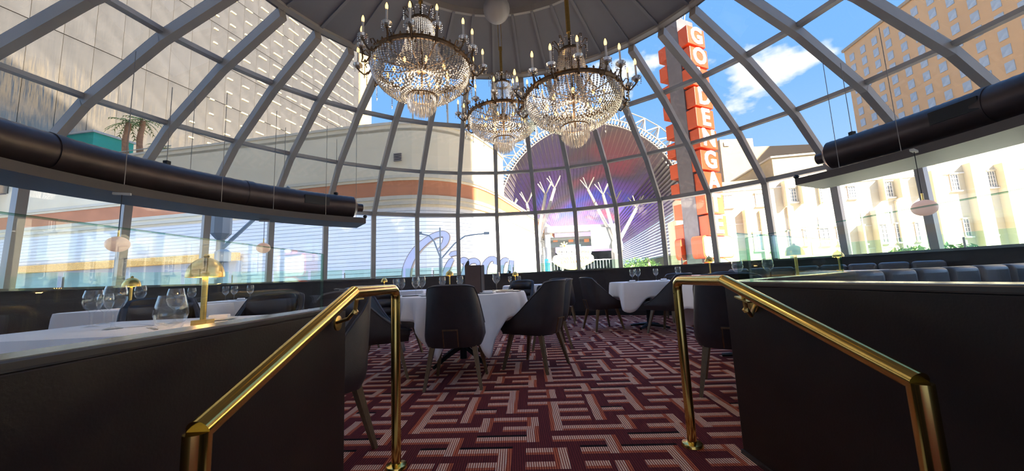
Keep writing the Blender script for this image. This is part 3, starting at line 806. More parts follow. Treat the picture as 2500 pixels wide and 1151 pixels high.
TBL = [(2.27, 6.25, .52, .42, .0, 'square dining table with cross base left of the right handrail post', 'white cloth with a draped corner on the square table by the post'),
       (2.44, 3.74, .60, .40, .08, 'square dining table behind the right handrail and its chair', 'white cloth on the table behind the right handrail'),
       (-1.90, 1.92, .62, .42, .03, 'square dining table right behind the left panel wall', 'white cloth on the table right behind the left glass panel'),
       (-4.05, 4.08, .58, .42, .2, 'square dining table carrying the small brass lamp at the far left', 'white cloth on the far left table with the small brass lamp'),
       (-4.1, 5.6, .50, .42, .2, 'square dining table beyond the left glass, near the low window wall', 'white cloth on the table near the left window wall'),
       (-2.3, 7.35, .50, .40, .1, 'square table by the window, left of the round table', 'white cloth on the window table left of the round table'),
       (.25, 7.75, .48, .40, .0, 'square table by the window, behind the round table', 'white cloth on the window table behind the round table')]
for i, (x, y, rx, ry, rz, lab, cl) in enumerate(TBL):
    r_, c_ = cloth_table('square_table', x, y, rx, ry, TT if i != 2 else .755, lab, rz=rz, drop=.24, seed=i + 5, group='square tables'); tag(c_, cl, 'tablecloth', 'square white tablecloths'); c_.name = 'tablecloth'

# tableware
def make_glass(h=.20, bowl=.042, stem=.085):
    prof = [(0, .002), (.034, .002), (.034, .005), (.008, .012), (.0045, .03), (.0045, stem - .01), (.012, stem), (bowl * .75, stem + .02), (bowl, stem + .05), (bowl * .95, stem + .085), (bowl * .78, h)]
    inn = [(bowl * .78 - .0012, h), (bowl * .95 - .0015, stem + .085), (bowl - .0015, stem + .05), (bowl * .75 - .002, stem + .022), (0.002, stem + .006)]
    return prof, inn
def glass_obj(kind):
    if kind == 'wine': a, b = make_glass()
    else: a, b = [(0, .0), (.028, .0), (.040, .02), (.047, .05), (.044, .08), (.036, .115)], [(.0345, .115), (.042, .08), (.045, .05), (.038, .022), (0.002, .006)]
    root = empty('wine_glass' if kind == 'wine' else 'water_tumbler')
    if kind == 'wine':
        cut = 6
        MB().lathe(a[:cut + 1], 20).build('stem', 'wine_glass', root, True)
        MB().lathe(a[cut:] + b, 24).build('bowl', 'wine_glass', root, True)
    else: MB().lathe(a + b, 24).build('bowl', 'wine_glass', root, True)
    return root
_g = {'wine': glass_obj('wine'), 'tumbler': glass_obj('tumbler')}; _gu = {'wine': 0, 'tumbler': 0}
def put_glass(kind, x, y, lab, s=1.0, z=TT + .004, group='glasses on the tables'):
    o = _g[kind] if not _gu[kind] else copy_tree(_g[kind]); _gu[kind] = 1
    o.location = (x, y, z); o.scale = (s, s, s); tag(o, lab, 'glass', group)
def at_table(px, Y): return on_y(px, 690, Y).x
for px, Y, lab, s in ((980, 4.15, 'leftmost wine glass on the round table', 1.0), (1015, 4.05, 'left wine glass of the close pair on the round table', 1.05), (1029, 3.95, 'right wine glass of the close pair on the round table', 1.1),
                      (1080, 4.75, 'wine glass on the round table beside the slim brass lamp', 1.05), (1123, 4.65, 'wine glass left of the standing brown menu', 1.05), (1212, 4.35, 'wine glass right of the standing brown menu', 1.15), (965, 7.2, 'small-looking wine glass on the window table left of the round table', 1.2)):
    put_glass('wine', at_table(px, Y), Y, lab, s)
for px, Y, lab, s in ((1545, 6.10, 'left wine glass of the pair on the draped square table', 1.05), (1559, 6.0, 'right wine glass of the pair on the draped square table', 1.1), (1603, 6.35, 'wine glass on the square table behind the chair back', 1.05), (1658, 5.97, 'wine glass just left of the right handrail bend', 1.1),
                      (1805, 3.55, 'round wine glass just left of the right glass panel edge', 1.2), (1880, 3.70, 'round wine glass seen through the right glass panel', 1.2),
                      (285, 1.80, 'tall wine glass at the front left of the near left table', 1.08), (432, 1.98, 'wine glass behind the tumbler on the near left table', .95), (232, 1.95, 'wine glass at the far left border of the near left table', 1.0), (262, 2.15, 'wine glass behind the tall one on the near left table', .9),
                      (345, 3.80, 'wine glass right of the small brass lamp on the far left table', 1.2), (470, 4.15, 'wine glass between the two brass lamps', 1.0), (612, 5.32, 'single wine glass right of the tall brass lamp', 1.1),
                      (552, 5.4, 'left wine glass of the pair on the table near the left window wall', 1.1), (573, 5.45, 'right wine glass of the pair on the table near the left window wall', 1.1), (1245, 7.6, 'wine glass left of the far window lamp', 1.0), (1268, 7.6, 'wine glass right of the far window lamp', 1.0)):
    x = at_table(px, Y)
    put_glass('wine', x, Y, lab, s, TT + .004 if Y > 2.3 else .759)
put_glass('tumbler', at_table(423, 1.72), 1.72, 'stemless tumbler in front of the tall brass lamp', 1.35, .759)
# table lamps
def make_lamp():
    root = empty('table_lamp')
    MB().box((0, 0, .014), (.07, .07, .028)).build('base', 'brass_satin', root, bevel=.003)
    MB().tube([(0, 0, .025), (0, 0, .25)], .013, 14).build('stem', 'brass_satin', root, True)
    sh = [(.081 * math.cos(t * PI / 2 / 10), .245 + .100 * math.sin(t * PI / 2 / 10)) for t in range(11)]
    inn = [(r * .97, z - .002) for r, z in sh][::-1]
    s = MB().lathe(sh + inn[1:], 32).build('shade', 'brass_satin', root, True)
    MB().lathe([(0, .339), (.011, .342), (.014, .352), (.009, .362), (0, .364)], 14).build('finial', 'brass_satin', s, True)
    MB().lathe([(.0, .262), (.03, .262), (.03, .268), (0, .268)], 20).build('led_disc', 'lamp_glow', s, True)
    pl = bpy.data.lights.new('lamp_light', 'POINT'); pl.energy = .35; pl.color = (1, .6, .22); pl.shadow_soft_size = .02
    po = bpy.data.objects.new('lamp_light', pl); COL.objects.link(po); po.parent = root; po.location = (0, 0, .25)
    return root
lamp0 = make_lamp(); _lu = [0]
for px, Y, lab, s in ((503, 1.82, 'tall brass dome lamp on the near left table', .98), (325, 4.2, 'small brass dome lamp on the far left table', 1.02), (1097, 7.35, 'brass dome lamp seen left of the standing menu', 1.0), (938, 7.5, 'brass dome lamp by the window left of the round table', .8),
                      (1257, 7.8, 'brass dome lamp by the window right of the standing menu', .85), (1945, 3.75, 'brass dome lamp behind the right glass panel', 1.05), (1733, 6.6, 'brass dome lamp in front of the red sign base', .95), (2050, 4.35, 'small brass dome lamp at the far right window', .70)):
    o = lamp0 if not _lu[0] else copy_tree(lamp0); _lu[0] = 1
    v = on_y(px, 650, Y); z = (TT + .004 if Y > 2 else .759) if Y < 7 or px in (938, 1257) else .80
    if px in (1733, 2050): z = .84
    o.location = (v.x, Y, z); o.scale = (s,) * 3; o.rotation_euler = (0, 0, .2); tag(o, lab, 'lamp', 'brass table lamps')
for px, Y in ((1097, 7.35), (1733, 6.6), (2050, 4.35)):
    v = on_y(px, 650, Y); z = .80 if px == 1097 else .84
    cloth = cloth_table('square_table', v.x, Y, .30, .30, z - .004, {1097: 'small window table under the lamp left of the menu', 1733: 'small window table under the lamp by the red sign', 2050: 'small window table at the far right', 1945: 'square table behind the right glass panel'}[px], drop=.2, seed=px, group='square tables')
    tag(cloth[1], {1097: 'white cloth under the window lamp left of the menu', 1733: 'white cloth under the window lamp by the red sign', 2050: 'white cloth on the far right window table', 1945: 'white cloth behind the right glass panel'}[px], 'tablecloth', 'square white tablecloths')
# menus, plates, cutlery
v = on_y(1155, 690, 3.78)
mn = empty('menu', (v.x, 3.78, TT + .006), .12); tag(mn, 'tall brown menu standing open on the round table', 'menu')
MB().box((0, 0, .15), (.165, .006, .30)).build('cover', 'menu_cover', mn)
MB().beam((.083, 0, 0), (.083, 0, .30), .008, .006, (0, 1, 0)).build('spine', 'black_leather', mn)
MB().box((.10, .055, .15), (.006, .12, .30), .3).build('cover', 'menu_cover', mn)
MB().box((0.0, .012, .15), (.15, .006, .28)).build('pages', 'porcelain', mn)
def flat(name, px, Y, sz, mat, lab, cat, rz=0, grp=None, z=TT + .006):
    o = empty(name, (on_y(px, 700, Y).x, Y, z), rz); tag(o, lab, cat, grp)
    MB().box((0, 0, .005), (sz[0], sz[1], .003)).build('cover', mat, o)
    MB().box((0, 0, .0015), (sz[0] * .97, sz[1] * .97, .003)).build('pages', 'porcelain', o)
    MB().box((0, 0, .0085), (sz[0], sz[1], .003)).build('cover', mat, o)
    return o
flat('folded_menu', 1236, 4.02, (.30, .16), 'menu_cover', 'dark flat menu lying at the right rim of the round table', 'menu', -.2, 'menus lying flat')
flat('folded_menu', 1012, 3.95, (.26, .15), 'black_leather', 'dark flat menu lying at the left front of the round table', 'menu', .3, 'menus lying flat')
flat('folded_menu', 1225, 4.5, (.28, .18), 'black_leather', 'dark flat menu behind the right wine glass', 'menu', .1, 'menus lying flat')
def plate(x, y, lab, s=1.0, z=TT + .004):
    o = empty('bread_plate', (x, y, z)); tag(o, lab, 'plate', 'white side plates')
    MB().lathe([(0, .004), (.05 * s, .004), (.058 * s, .010), (.085 * s, .017), (.085 * s, .014), (.055 * s, .002), (0, .0)], 28).build('dish', 'porcelain', o, True)
    MB().box((0, 0, .024), (.09 * s, .05 * s, .022), .4).build('napkin', 'linen', o, bevel=.006)
for px, Y, lab in ((1190, 3.76, 'white plate at the front right of the round table'), (1042, 3.74, 'white plate at the front left of the round table'), (1545, 5.98, 'white plate on the draped square table, left'), (1622, 6.2, 'white plate on the draped square table, right'),
                   (590, 5.5, 'white plate on the table near the left window wall'), (540, 2.05, 'white plate beside the tall brass lamp'), (440, 4.1, 'white plate on the far left lamp table'), (1295, 7.6, 'white plate on the window table behind the round table')):
    plate(on_y(px, 700, Y).x, Y, lab, 1.0, TT + .004 if Y > 2.3 else .759)
def cutlery(px, Y, rz, lab):
    o = empty('table_knife', (on_y(px, 700, Y).x, Y, TT + .005 if Y > 2.3 else .76), rz); tag(o, lab, 'knife', 'table knives')
    MB().box((0, .055, .002), (.018, .11, .002)).build('blade', 'steel_white', o); MB().box((0, -.05, .003), (.014, .10, .005)).build('handle', 'cable', o)
cutlery(380, 1.72, .9, 'knife lying left of the tumbler on the near left table'); cutlery(505, 1.72, 1.1, 'knife lying in front of the tall brass lamp')
cutlery(1060, 3.70, 1.0, 'knife lying at the front left of the round table'); cutlery(1212, 3.88, 1.2, 'knife lying at the right of the round table')

# ------------------------------------------------------------------ right partition and booth
rp = empty('wall_partition', (1.2, 1.95, 0)); tag(rp, kind='structure')
pA, pB = Vector((1.20, 1.93, 0)), Vector((2.62, 2.85, 0)); d = (pB - pA).normalized()
MB().beam(pA + Vector((0, 0, .41)), pB + Vector((0, 0, .41)), .08, .84).build('panel', 'wall_panel', rp, False, True)
MB().beam(pA + Vector((0, 0, .845)), pB + Vector((0, 0, .845)), .10, .03).build('ledge', 'ledge', rp, False, True)
MB().beam(pA + Vector((0, 0, .985)), pB - d * .1 + Vector((0, 0, .985)), .012, .25).build('glass_panel', 'green_glass', rp, False, True)
MB().beam(pA + Vector((0, 0, 1.112)), pB - d * .1 + Vector((0, 0, 1.112)), .013, .004).build('glass_rim', 'glass_edge', rp, False, True)
MB().box(pB - d * .1 + Vector((0, 0, .985)), (.013, .008, .25), math.atan2(d.y, d.x)).build('glass_edge', 'glass_edge', rp, False, True)
def booth(name, x0, y0, x1, y1, label, n, zt=.86):
    b = empty(name, ((x0 + x1) / 2, (y0 + y1) / 2, 0)); tag(b, label, 'booth', 'leather booth benches')
    a, c = Vector((x0, y0, 0)), Vector((x1, y1, 0)); d = (c - a).normalized(); nrm = Vector((d.y, -d.x, 0))
    MB().beam(a + Vector((0, 0, .19)) + nrm * .25, c + Vector((0, 0, .19)) + nrm * .25, .5, .38).build('plinth', 'wall_panel', b, False, True)
    L = (c - a).length / n
    for k in range(n):
        q = a + d * (L * (k + .5))
        Mx = Matrix(((d.x, -nrm.x, 0), (d.y, -nrm.y, 0), (0, 0, 1)))
        o = MB().box(q + nrm * .24 + Vector((0, 0, .43)), (L * .985, .5, .12), M=Mx).build('seat_channel', 'booth_leather', b, True, True, bevel=.045)
        o = MB().box(q - nrm * .05 + Vector((0, 0, (zt + .42) / 2)), (L * .985, .13, zt - .42), M=Mx).build('back_channel', 'booth_leather', b, True, True, bevel=.045)
        o.modifiers['bevel'].segments = 3
    return b
booth('booth_bench', 1.42, 1.30, 3.1, 1.62, 'grey leather channelled booth bench right behind the right panel wall', 6, .80)
booth('booth_bench', 2.75, 2.95, 5.6, 3.35, 'grey leather channelled booth bench behind the angled partition', 9, .86)
booth('booth_bench', 3.75, 6.35, 5.45, 4.55, 'dark leather booth bench along the right windows', 8, .92)

# ------------------------------------------------------------------ outside: street, shading tower behind
ZS = -6.0
tag(MB().box((0, 150, ZS - .1), (900, 700, .2)).build('ground', 'asphalt'), kind='structure')
tw = empty('building_tower', (-16, -34, ZS)); tag(tw, 'pale light-bouncing hotel tower rising behind the dome', 'building')
MB().box((-16.5, -34.5, 40), (120, 9, 92)).build('wall', 'pale_hotel', tw, False, True)
for i in range(10):
    for k in range(12):
        MB().box((-66 + i * 11, -29.95, 8 + k * 5.5), (7, .15, 3)).build('window', 'window_dark', tw, False, True)
# building carrying the dome
tag(MB().box((0, 1.5, -3.4), (13.5, 14.5, 4.7)).build('podium_below', 'pale_hotel'), kind='structure')

# ---- casino podium with rounded corner
path = [(-85, 46.8), (-60, 42.6), (-40.8, 39.2), (-28, 37.1), (-16.3, 35.1), (-12.5, 34.62)]
for i in range(1, 9):
    t = i / 9; p0, p1, p2 = Vector((-12.5, 34.62)), Vector((-5.6, 33.6)), Vector((-2.9, 40.2)); q = p0 * (1 - t) ** 2 + p1 * 2 * t * (1 - t) + p2 * t * t; path.append((q.x, q.y))
path += [(-2.9, 40.2), (-1.9, 42.6), (-.8, 46.2), (1.95, 55.4), (5.5, 67), (9.5, 80)]
pod = empty('casino_building', (-20, 36, ZS)); tag(pod, 'cream curved casino building with orange band and white siding', 'building')
pathR = path
def band(name, z0, z1, o0, o1, mat, pth=None): return MB().ribbon(pth or pathR, z0, z1, o0, o1).build(name, mat, pod, False, True)
band('upper_wall', 11.6, 16.9, -1.5, 0, 'stucco', pathR[:-3])
band('parapet_cap', 16.9, 17.15, -1.6, .12, 'moulding', pathR[:-3])
band('cornice', 11.3, 11.6, -1.5, .25, 'moulding'); band('cornice', 11.05, 11.3, -1.5, .15, 'stucco')
band('orange_band', 9.5, 11.05, -1.5, .05, 'orange_band')
band('moulding', 9.15, 9.5, -1.5, .30, 'moulding'); band('moulding', 8.9, 9.15, -1.5, .20, 'stucco'); band('moulding', 8.6, 8.9, -1.5, .30, 'moulding'); band('moulding', 8.35, 8.6, -1.5, .12, 'stucco')
band('siding_back', 1.5, 8.35, -1.5, -.06, 'joint')
z = 8.35
while z > 2.0:
    band('siding_board', z - .335, z, -.06, .05, 'siding'); z -= .37
band('plinth', ZS, 1.6, -1.5, .1, 'grey_wall')
lp = [p for p in path if p[0] < -22]
band('gold_marquee', 4.05, 4.85, .3, .9, 'gold_marquee', lp); band('marquee_soffit', 1.4, 4.0, .06, .5, 'grey_wall', lp)
# slab roof
rf = MB(); poly = [(x, y) for x, y in pathR[:-3]] + [(-10, 90), (-95, 95)]
rf.prism(poly, 16.2, 16.5); rf.build('roof', 'stucco', pod, False, True)
v = on_y(968, 381, 34.0)
for k in range(5): MB().box((v.x, 34.35, v.z - .35 + k * .17), (.8, .2, .09), -.16).build('vent_louvre', 'joint', pod, False, True)
for px, lab in ((1008, 'white flagpole on the casino roof, left of the two'), (1093, 'white flagpole on the casino roof, right of the two')):
    v = on_y(px, 290, 40); o = empty('flagpole', (v.x, 40, 16.5)); tag(o, lab, 'flagpole', 'rooftop flagpoles')
    MB().tube([(0, 0, 0), (0, 0, 6.0)], .11, 10).build('pole', 'steel_white', o, True); MB().ico((0, 0, 6.05), .2).build('finial', 'brass_satin', o)
# script letters in front
sg = empty('script_sign', (-5.5, 31, ZS)); tag(sg, 'big white script letters in front of the white siding', 'sign')
def zz(x, y): p = on_y(960 + x / 6.39, 540 + y / 6.39, 31); return Vector((p.x, p.z))
def stroke(name, pts, mat='white_sign'):
    P = [zz(x, y) for x, y, w in pts]; W = [w / 6.39 / F * 31 for *_, w in pts]
    # resample with catmull-rom
    Q = []; WW = []
    for i in range(len(P) - 1):
        p0, p1, p2, p3 = P[max(i - 1, 0)], P[i], P[i + 1], P[min(i + 2, len(P) - 1)]
        for k in range(5):
            t = k / 5; Q.append(.5 * ((2 * p1) + (p2 - p0) * t + (2 * p0 - 5 * p1 + 4 * p2 - p3) * t * t + (-p0 + 3 * p1 - 3 * p2 + p3) * t ** 3)); WW.append(W[i] * (1 - t) + W[i + 1] * t)
    Q.append(P[-1]); WW.append(W[-1])
    for extra, y0, y1, mt, nm in ((.07, 31.04, 31.5, 'sign_edge', 'letter_case'), (0, 31.0, 31.3, mat, name)):
        vs = []; n = len(Q)
        for i in range(n):
            d = (Q[min(i + 1, n - 1)] - Q[max(i - 1, 0)]).normalized(); nn = Vector((-d.y, d.x)); h = WW[i] / 2 + extra
            a, b = Q[i] + nn * h, Q[i] - nn * h
            vs += [(a.x, y0, a.y), (b.x, y0, b.y), (b.x, y1, b.y), (a.x, y1, a.y)]
        fs = [(i * 4 + k, i * 4 + (k + 1) % 4, (i + 1) * 4 + (k + 1) % 4, (i + 1) * 4 + k) for i in range(n - 1) for k in range(4)] + [(0, 1, 2, 3), tuple((n - 1) * 4 + k for k in range(4))]
        if nm == 'letter_case': par = sg
        o = MB().add(vs, fs).build(nm, mt, sg, False, True)
stroke('letter', [(700, 455, 14), (745, 420, 50), (810, 330, 85), (825, 240, 100), (770, 200, 82), (640, 230, 78), (500, 320, 90), (370, 440, 105), (270, 590, 115), (210, 750, 120), (200, 890, 120), (240, 1010, 100), (340, 1090, 80), (480, 1110, 60), (640, 1060, 45), (760, 980, 35)])
stroke('letter', [(940, 600, 30), (900, 625, 70), (850, 720, 85), (815, 830, 85), (830, 930, 75), (900, 980, 55), (990, 960, 40)])
stroke('letter_dot', [(880, 545, 30), (920, 515, 62), (980, 500, 62), (1010, 490, 30)])
stroke('letter', [(1050, 640, 60), (1095, 620, 100), (1140, 650, 95), (1130, 740, 80), (1100, 850, 85), (1085, 960, 80)])
stroke('letter', [(1130, 720, 50), (1190, 640, 70), (1270, 620, 75), (1320, 650, 60), (1325, 700, 40)])
stroke('letter', [(1590, 680, 60), (1600, 630, 70), (1560, 590, 70), (1490, 610, 75), (1430, 700, 90), (1410, 820, 90), (1450, 920, 80), (1540, 940, 60), (1640, 880, 45)])
stroke('letter', [(1800, 620, 40), (1740, 610, 70), (1690, 680, 80), (1670, 800, 85), (1700, 900, 70), (1770, 880, 55), (1820, 780, 45)])
stroke('letter', [(1850, 610, 60), (1840, 720, 75), (1835, 850, 75), (1870, 930, 55), (1920, 900, 35)])

# ---- glass tower on the left
A_ = Vector((-45.0, 105, 0)); FD = Vector((-.27, -1, 0)).normalized()
gt = empty('glass_tower', (A_.x, A_.y, ZS)); tag(gt, 'tall grey glass tower with rows of pale yellow light strips', 'building')
NRM = Vector((-FD.y, FD.x, 0)); NRM = NRM if NRM.x > 0 else -NRM
Lf = 92; Hb, Ht = 14, 92
mb = MB(); c = A_ + FD * (Lf / 2) - NRM * 8; Mx = Matrix(((FD.x, NRM.x, 0), (FD.y, NRM.y, 0), (0, 0, 1)))
mb.box(c + Vector((0, 0, (Hb + Ht) / 2)), (Lf, 15.6, Ht - Hb), M=Mx); mb.build('core', 'tower_back', gt, False, True)
nc, nr = 30, 10; cw, rh = Lf / nc, (Ht - Hb) / nr
pane0 = MB().box((0, 0, 0), (cw * .985, .12, rh * .985), M=Mx).build('pane', 'tower_glass', gt)
first = True
for i in range(nc):
    for k in range(nr):
        p = A_ + FD * (cw * (i + .5)) + NRM * .06 + Vector((0, 0, Hb + rh * (k + .5))) - gt.location
        o = pane0 if first else copy_mesh(pane0, gt); first = False; o.location = p
# pale light strips, thinning away from the corner
rs = random.Random(4); cnt = 0; proto = {}
for k in range(26):
    zc = Hb + 3 + k * 2.9
    s = 3.5; run = 46 - k * .2
    while s < run:
        ln = max(.7, 5.2 - s * .11); gap = .5 + s * .045
        if cnt >= 295: break
        key = round(ln, 1)
        if key not in proto:
            o = MB().box((0, 0, 0), (key, .16, .22), M=Mx).build('light_strip', 'strip_light', gt); proto[key] = o
        else: o = copy_mesh(proto[key], gt)
        o.location = A_ + FD * (s + ln / 2) + NRM * .18 + Vector((0, 0, zc)) - gt.location
        cnt += 1; s += ln + gap
mb = MB(); mb.box(A_ - FD * 1.2 + Vector((0, 0, (Hb + Ht) / 2)), (3.2, 1.2, Ht - Hb), M=Mx); mb.build('corner_fin', 'tower_gold', gt, False, True)
mb = MB(); mb.box(A_ - FD * 3.3 + NRM * .3 + Vector((0, 0, (Hb + Ht) / 2)), (1.1, 1.6, Ht - Hb), M=Mx); mb.build('corner_edge', 'tower_white', gt, False, True)
# green rooftop block and palms on the podium roof
v = on_y(262, 345, 44); gb = empty('rooftop_block', (v.x - 5.0, 45.6, 16.5)); tag(gb, 'green rooftop block beside the palms', 'building')
MB().box((0, 0, 2.5), (10, 4.2, 5.0), -.15).build('wall', 'green_wall', gb); MB().box((0, 0, 5.1), (10.4, 4.6, .25), -.15).build('coping', 'tower_white', gb)
MB().box((3.0, -2.62, 2.6), (1.1, .15, 1.0), -.15).build('vent', 'joint', gb)
MB().box((-7.0, .9, 3.0), (3.6, 4.6, 6), -.15).build('white_wing', 'tower_white', gb)
def palm(px, py, Y, h, lab, s=1.0):
    v = on_y(px, py, Y); zb = v.z - h
    o = empty('palm_tree', (v.x, Y, zb)); tag(o, lab, 'palm tree', 'palms on the casino roof'); rn = random.Random(px)
    mb = MB(); P = [(.12 * math.sin(i), 0, h * i / 8) for i in range(9)]; mb.tube(P, [.34 - .012 * i + .03 * (i % 2) for i in range(9)], 10); mb.build('trunk', 'bark', o, True)
    for k in range(18):
        a = 2 * PI * k / 18 + rn.random() * .3; el = rn.uniform(-.5, .8); L = rn.uniform(1.3, 1.9) * s
        mb = MB(); pts = []
        for i in range(7):
            t = i / 6; r = L * t * math.cos(el * .6); zz_ = h + L * t * math.sin(el) - .9 * t * t * s; pts.append(Vector((r * math.cos(a), r * math.sin(a), zz_)))
        sd = Vector((-math.sin(a), math.cos(a), 0))
        for i in range(1, 7):
            for q in (-1, 1):
                b0 = pts[i]; mb.add([b0, b0 + sd * (q * .34 * s) + (pts[i] - pts[i - 1]) * .9 + Vector((0, 0, -.15)), b0 + (pts[i] - pts[i - 1]) * .45, b0 + Vector((0, 0, .03))], [(0, 1, 2), (0, 3, 1), (3, 2, 1)])
        mb.tube(pts, .03, 4); mb.build('frond', 'foliage_pale', o)
palm(312, 300, 42.6, 6.0, 'left palm on the casino roof beside the green block'); palm(347, 296, 43.4, 6.2, 'right palm on the casino roof, behind the railing'); palm(402, 362, 43, 2.6, 'low palm crown peeking over the casino parapet', .9)
rl = empty('roof_railing', (-44, 45, 16.5)); tag(rl, 'glass railing on the casino roof in front of the palms', 'railing')
MB().box((-47, 41.3, 17.4), (16, .05, 1.3), -.17).build('glass_panel', 'glass_panel', rl, False, True); MB().box((-47, 41.3, 18.08), (16, .1, .07), -.17).build('top_rail', 'steel_white', rl, False, True)

# ---- barrel-vault canopy over the street
AX = Vector((.16, .987, 0)); LT = Vector((.987, -.16, 0)); C0 = Vector((13.3, 60, 11.6)); RV = 15.5; LEN = 230
cn = empty('street_canopy', (C0.x, C0.y, ZS)); tag(cn, 'huge barrel-vault street canopy with white arch truss and lit ceiling', 'canopy')
def vp(ang, r, s): return C0 + LT * (r * math.sin(ang)) + Vector((0, 0, r * math.cos(ang))) + AX * s
n = 40; vs = []; a0v, a1v = -1.72, 1.55
for s in (0, LEN):
    for i in range(n + 1):
        for r in (RV, RV + .4): vs.append(vp(a0v + (a1v - a0v) * i / n, r, s))
w = 2 * (n + 1)
fs = []
for i in range(n):
    fs += [(2 * i, 2 * i + 2, w + 2 * i + 2, w + 2 * i), (2 * i + 1, w + 2 * i + 1, w + 2 * i + 3, 2 * i + 3), (2 * i, 2 * i + 1, 2 * i + 3, 2 * i + 2)]
MB().add(vs, fs).build('vault_screen', 'led_screen', cn, False, True)
for i in range(56):
    a = a0v + .05 + (a1v - a0v - .3) * i / 55
    MB().beam(vp(a, RV - .06, .5), vp(a, RV - .06, LEN), .09, .06, vp(a, 0, 0) - vp(a, 1, 0)).build('light_line', 'canopy_fin', cn, False, True)
# front arch fins
fin_n = 100
for i in range(fin_n):
    a = a0v + (a1v - a0v) * i / fin_n
    MB().beam(vp(a, RV - .1, -.5), vp(a, RV + .9, -.5), .16, .5, AX).build('arch_fin', 'canopy_fin', cn, False, True)
mb = MB(); mb.tube([vp(a0v + (a1v - a0v) * i / 60, RV + .9, -.5) for i in range(61)], .13, 6); mb.tube([vp(a0v + (a1v - a0v) * i / 60, RV - .1, -.5) for i in range(61)], .1, 6); mb.build('arch_rim', 'steel_white', cn, False, True)
# space truss above the arch
K = 22
for i in range(K):
    a, b = a0v + (a1v - a0v) * i / K, a0v + (a1v - a0v) * (i + 1) / K; m_ = (a + b) / 2
    for p, q in ((vp(a, RV + .9, -.5), vp(m_, RV + 3.6, 1.2)), (vp(b, RV + .9, -.5), vp(m_, RV + 3.6, 1.2)), (vp(a, RV + .9, 3), vp(m_, RV + 3.6, 1.2)), (vp(b, RV + .9, 3), vp(m_, RV + 3.6, 1.2)), (vp(m_, RV + 3.6, 1.2), vp(m_ + (b - a), RV + 3.6, 1.2)), (vp(m_, RV + 3.6, 1.2), vp(m_, RV + 3.4, 6)), (vp(a, RV + .9, 3), vp(b, RV + .9, 3)), (vp(a, RV + .9, 3), vp(m_, RV + 3.4, 6))):
        MB().tube([p, q], .10, 5).build('truss_bar', 'steel_white', cn, False, True)
# sunlit perforated side
for k in range(26):
    z0 = 4.2 + k * .62
    off = 0 if z0 < C0.z else RV * (1 - math.cos(math.asin(min(.95, (z0 - C0.z) / RV))))
    p = C0 + LT * (RV - .6 - off); q = p + AX * 90
    MB().beam((p.x, p.y, z0), (q.x, q.y, z0), .25, .34).build('side_louvre', 'perforated', cn, False, True)
mb = MB(); p = C0 + LT * (RV + .1); q = p + AX * 90; mb.beam((p.x, p.y, -1), (q.x, q.y, -1), .5, 11); mb.build('side_wall', 'beige_wall', cn, False, True)
# branching columns
def column(px, Y, zt, lab, sgn):
    b = on_y(px, 660, Y); o = empty('branch_column', (b.x, Y, ZS)); tag(o, lab, 'column', 'white branching canopy columns')
    MB().tube([(0, 0, 0), (0, 0, 11.0)], [.75, .6], 14).build('shaft', 'steel_white', o, True); MB().lathe([(.62, 10.6), (.95, 11), (.95, 12.6), (.6, 13.4), (0, 13.4)], 14).build('hub', 'steel_white', o, True)
    for dx, dy, dz in ((-5.5 * sgn, 0, zt - 1), (-1.5 * sgn, 4, zt + 1.5), (2.8 * sgn, -1, zt + 2.5), (5.5 * sgn, 3, zt + 5)):
        e = Vector((dx, dy, dz)); s0 = Vector((dx * .06, dy * .06, 12.8)); m_ = s0 + (e - s0) * .72
        br = MB().tube([s0, m_], [.34, .26], 8).build('branch', 'steel_white', o, True)
        for q in ((1.2, .8, 2.2), (-1.2, .8, 2.2), (1.0, -1.2, 2.0), (-1.0, -1.2, 2.0)):
            MB().tube([m_, m_ + Vector(q)], .10, 6).build('twig', 'steel_white', br)
column(1312, 62, 22, 'white branching column left of the open-air stage', 1); column(1512, 64, 22, 'white branching column right of the open-air stage', -1)
# ---- stage
sg2 = empty('open_stage', (10, 66, ZS)); tag(sg2, 'white framed open-air stage under the canopy', 'stage')
zA = on_y(1400, 553, 66).z; zB = on_y(1400, 567, 66).z
x0, x1 = on_y(1328, 560, 66).x, on_y(1503, 560, 66).x
MB().box(((x0 + x1) / 2, 66, (zA + zB) / 2), (x1 - x0, 2.0, zA - zB)).build('roof_beam', 'stage_white', sg2, False, True)
for xx in (x0 + .5, x1 - .5): MB().box((xx, 66, (zB + ZS) / 2), (1.0, 1.0, zB - ZS)).build('frame_post', 'stage_white', sg2, False, True)
MB().box(((x0 + x1) / 2, 76, zB - .9), (x1 - x0, 18, .3)).build('stage_roof', 'screen_grey', sg2, False, True)
z1 = on_y(1400, 597, 70).z; MB().box(((x0 + x1) / 2, 70, z1), (x1 - x0, .4, .9)).build('cross_beam', 'pole_grey', sg2, False, True)
for px in (1355, 1393, 1431): v = on_y(px, 588, 70); MB().box((v.x, 69.6, v.z), (.9, .5, .6)).build('speaker_box', 'orange_band', sg2, False, True)
v0, v1 = on_y(1441, 557, 64.5), on_y(1495, 607, 64.5)
MB().box(((v0.x + v1.x) / 2, 64.5, (v0.z + v1.z) / 2), (v1.x - v0.x, .3, v0.z - v1.z)).build('video_panel', 'screen_grey', sg2, False, True)
MB().box(((x0 + x1) / 2, 84, 0), (x1 - x0 + 8, .5, 13)).build('backdrop', 'backdrop_teal', sg2, False, True)
z2 = on_y(1400, 658, 66).z; MB().box(((x0 + x1) / 2, 68, (z2 + ZS) / 2 - .3), (x1 - x0 + 4, 6, z2 - ZS - .6)).build('deck', 'stage_white', sg2, False, True)
z3 = on_y(1450, 635, 64.8).z
MB().box(((x0 + x1) / 2, 64.8, z3), (x1 - x0, .1, .15)).build('railing_bar', 'stage_white', sg2, False, True)
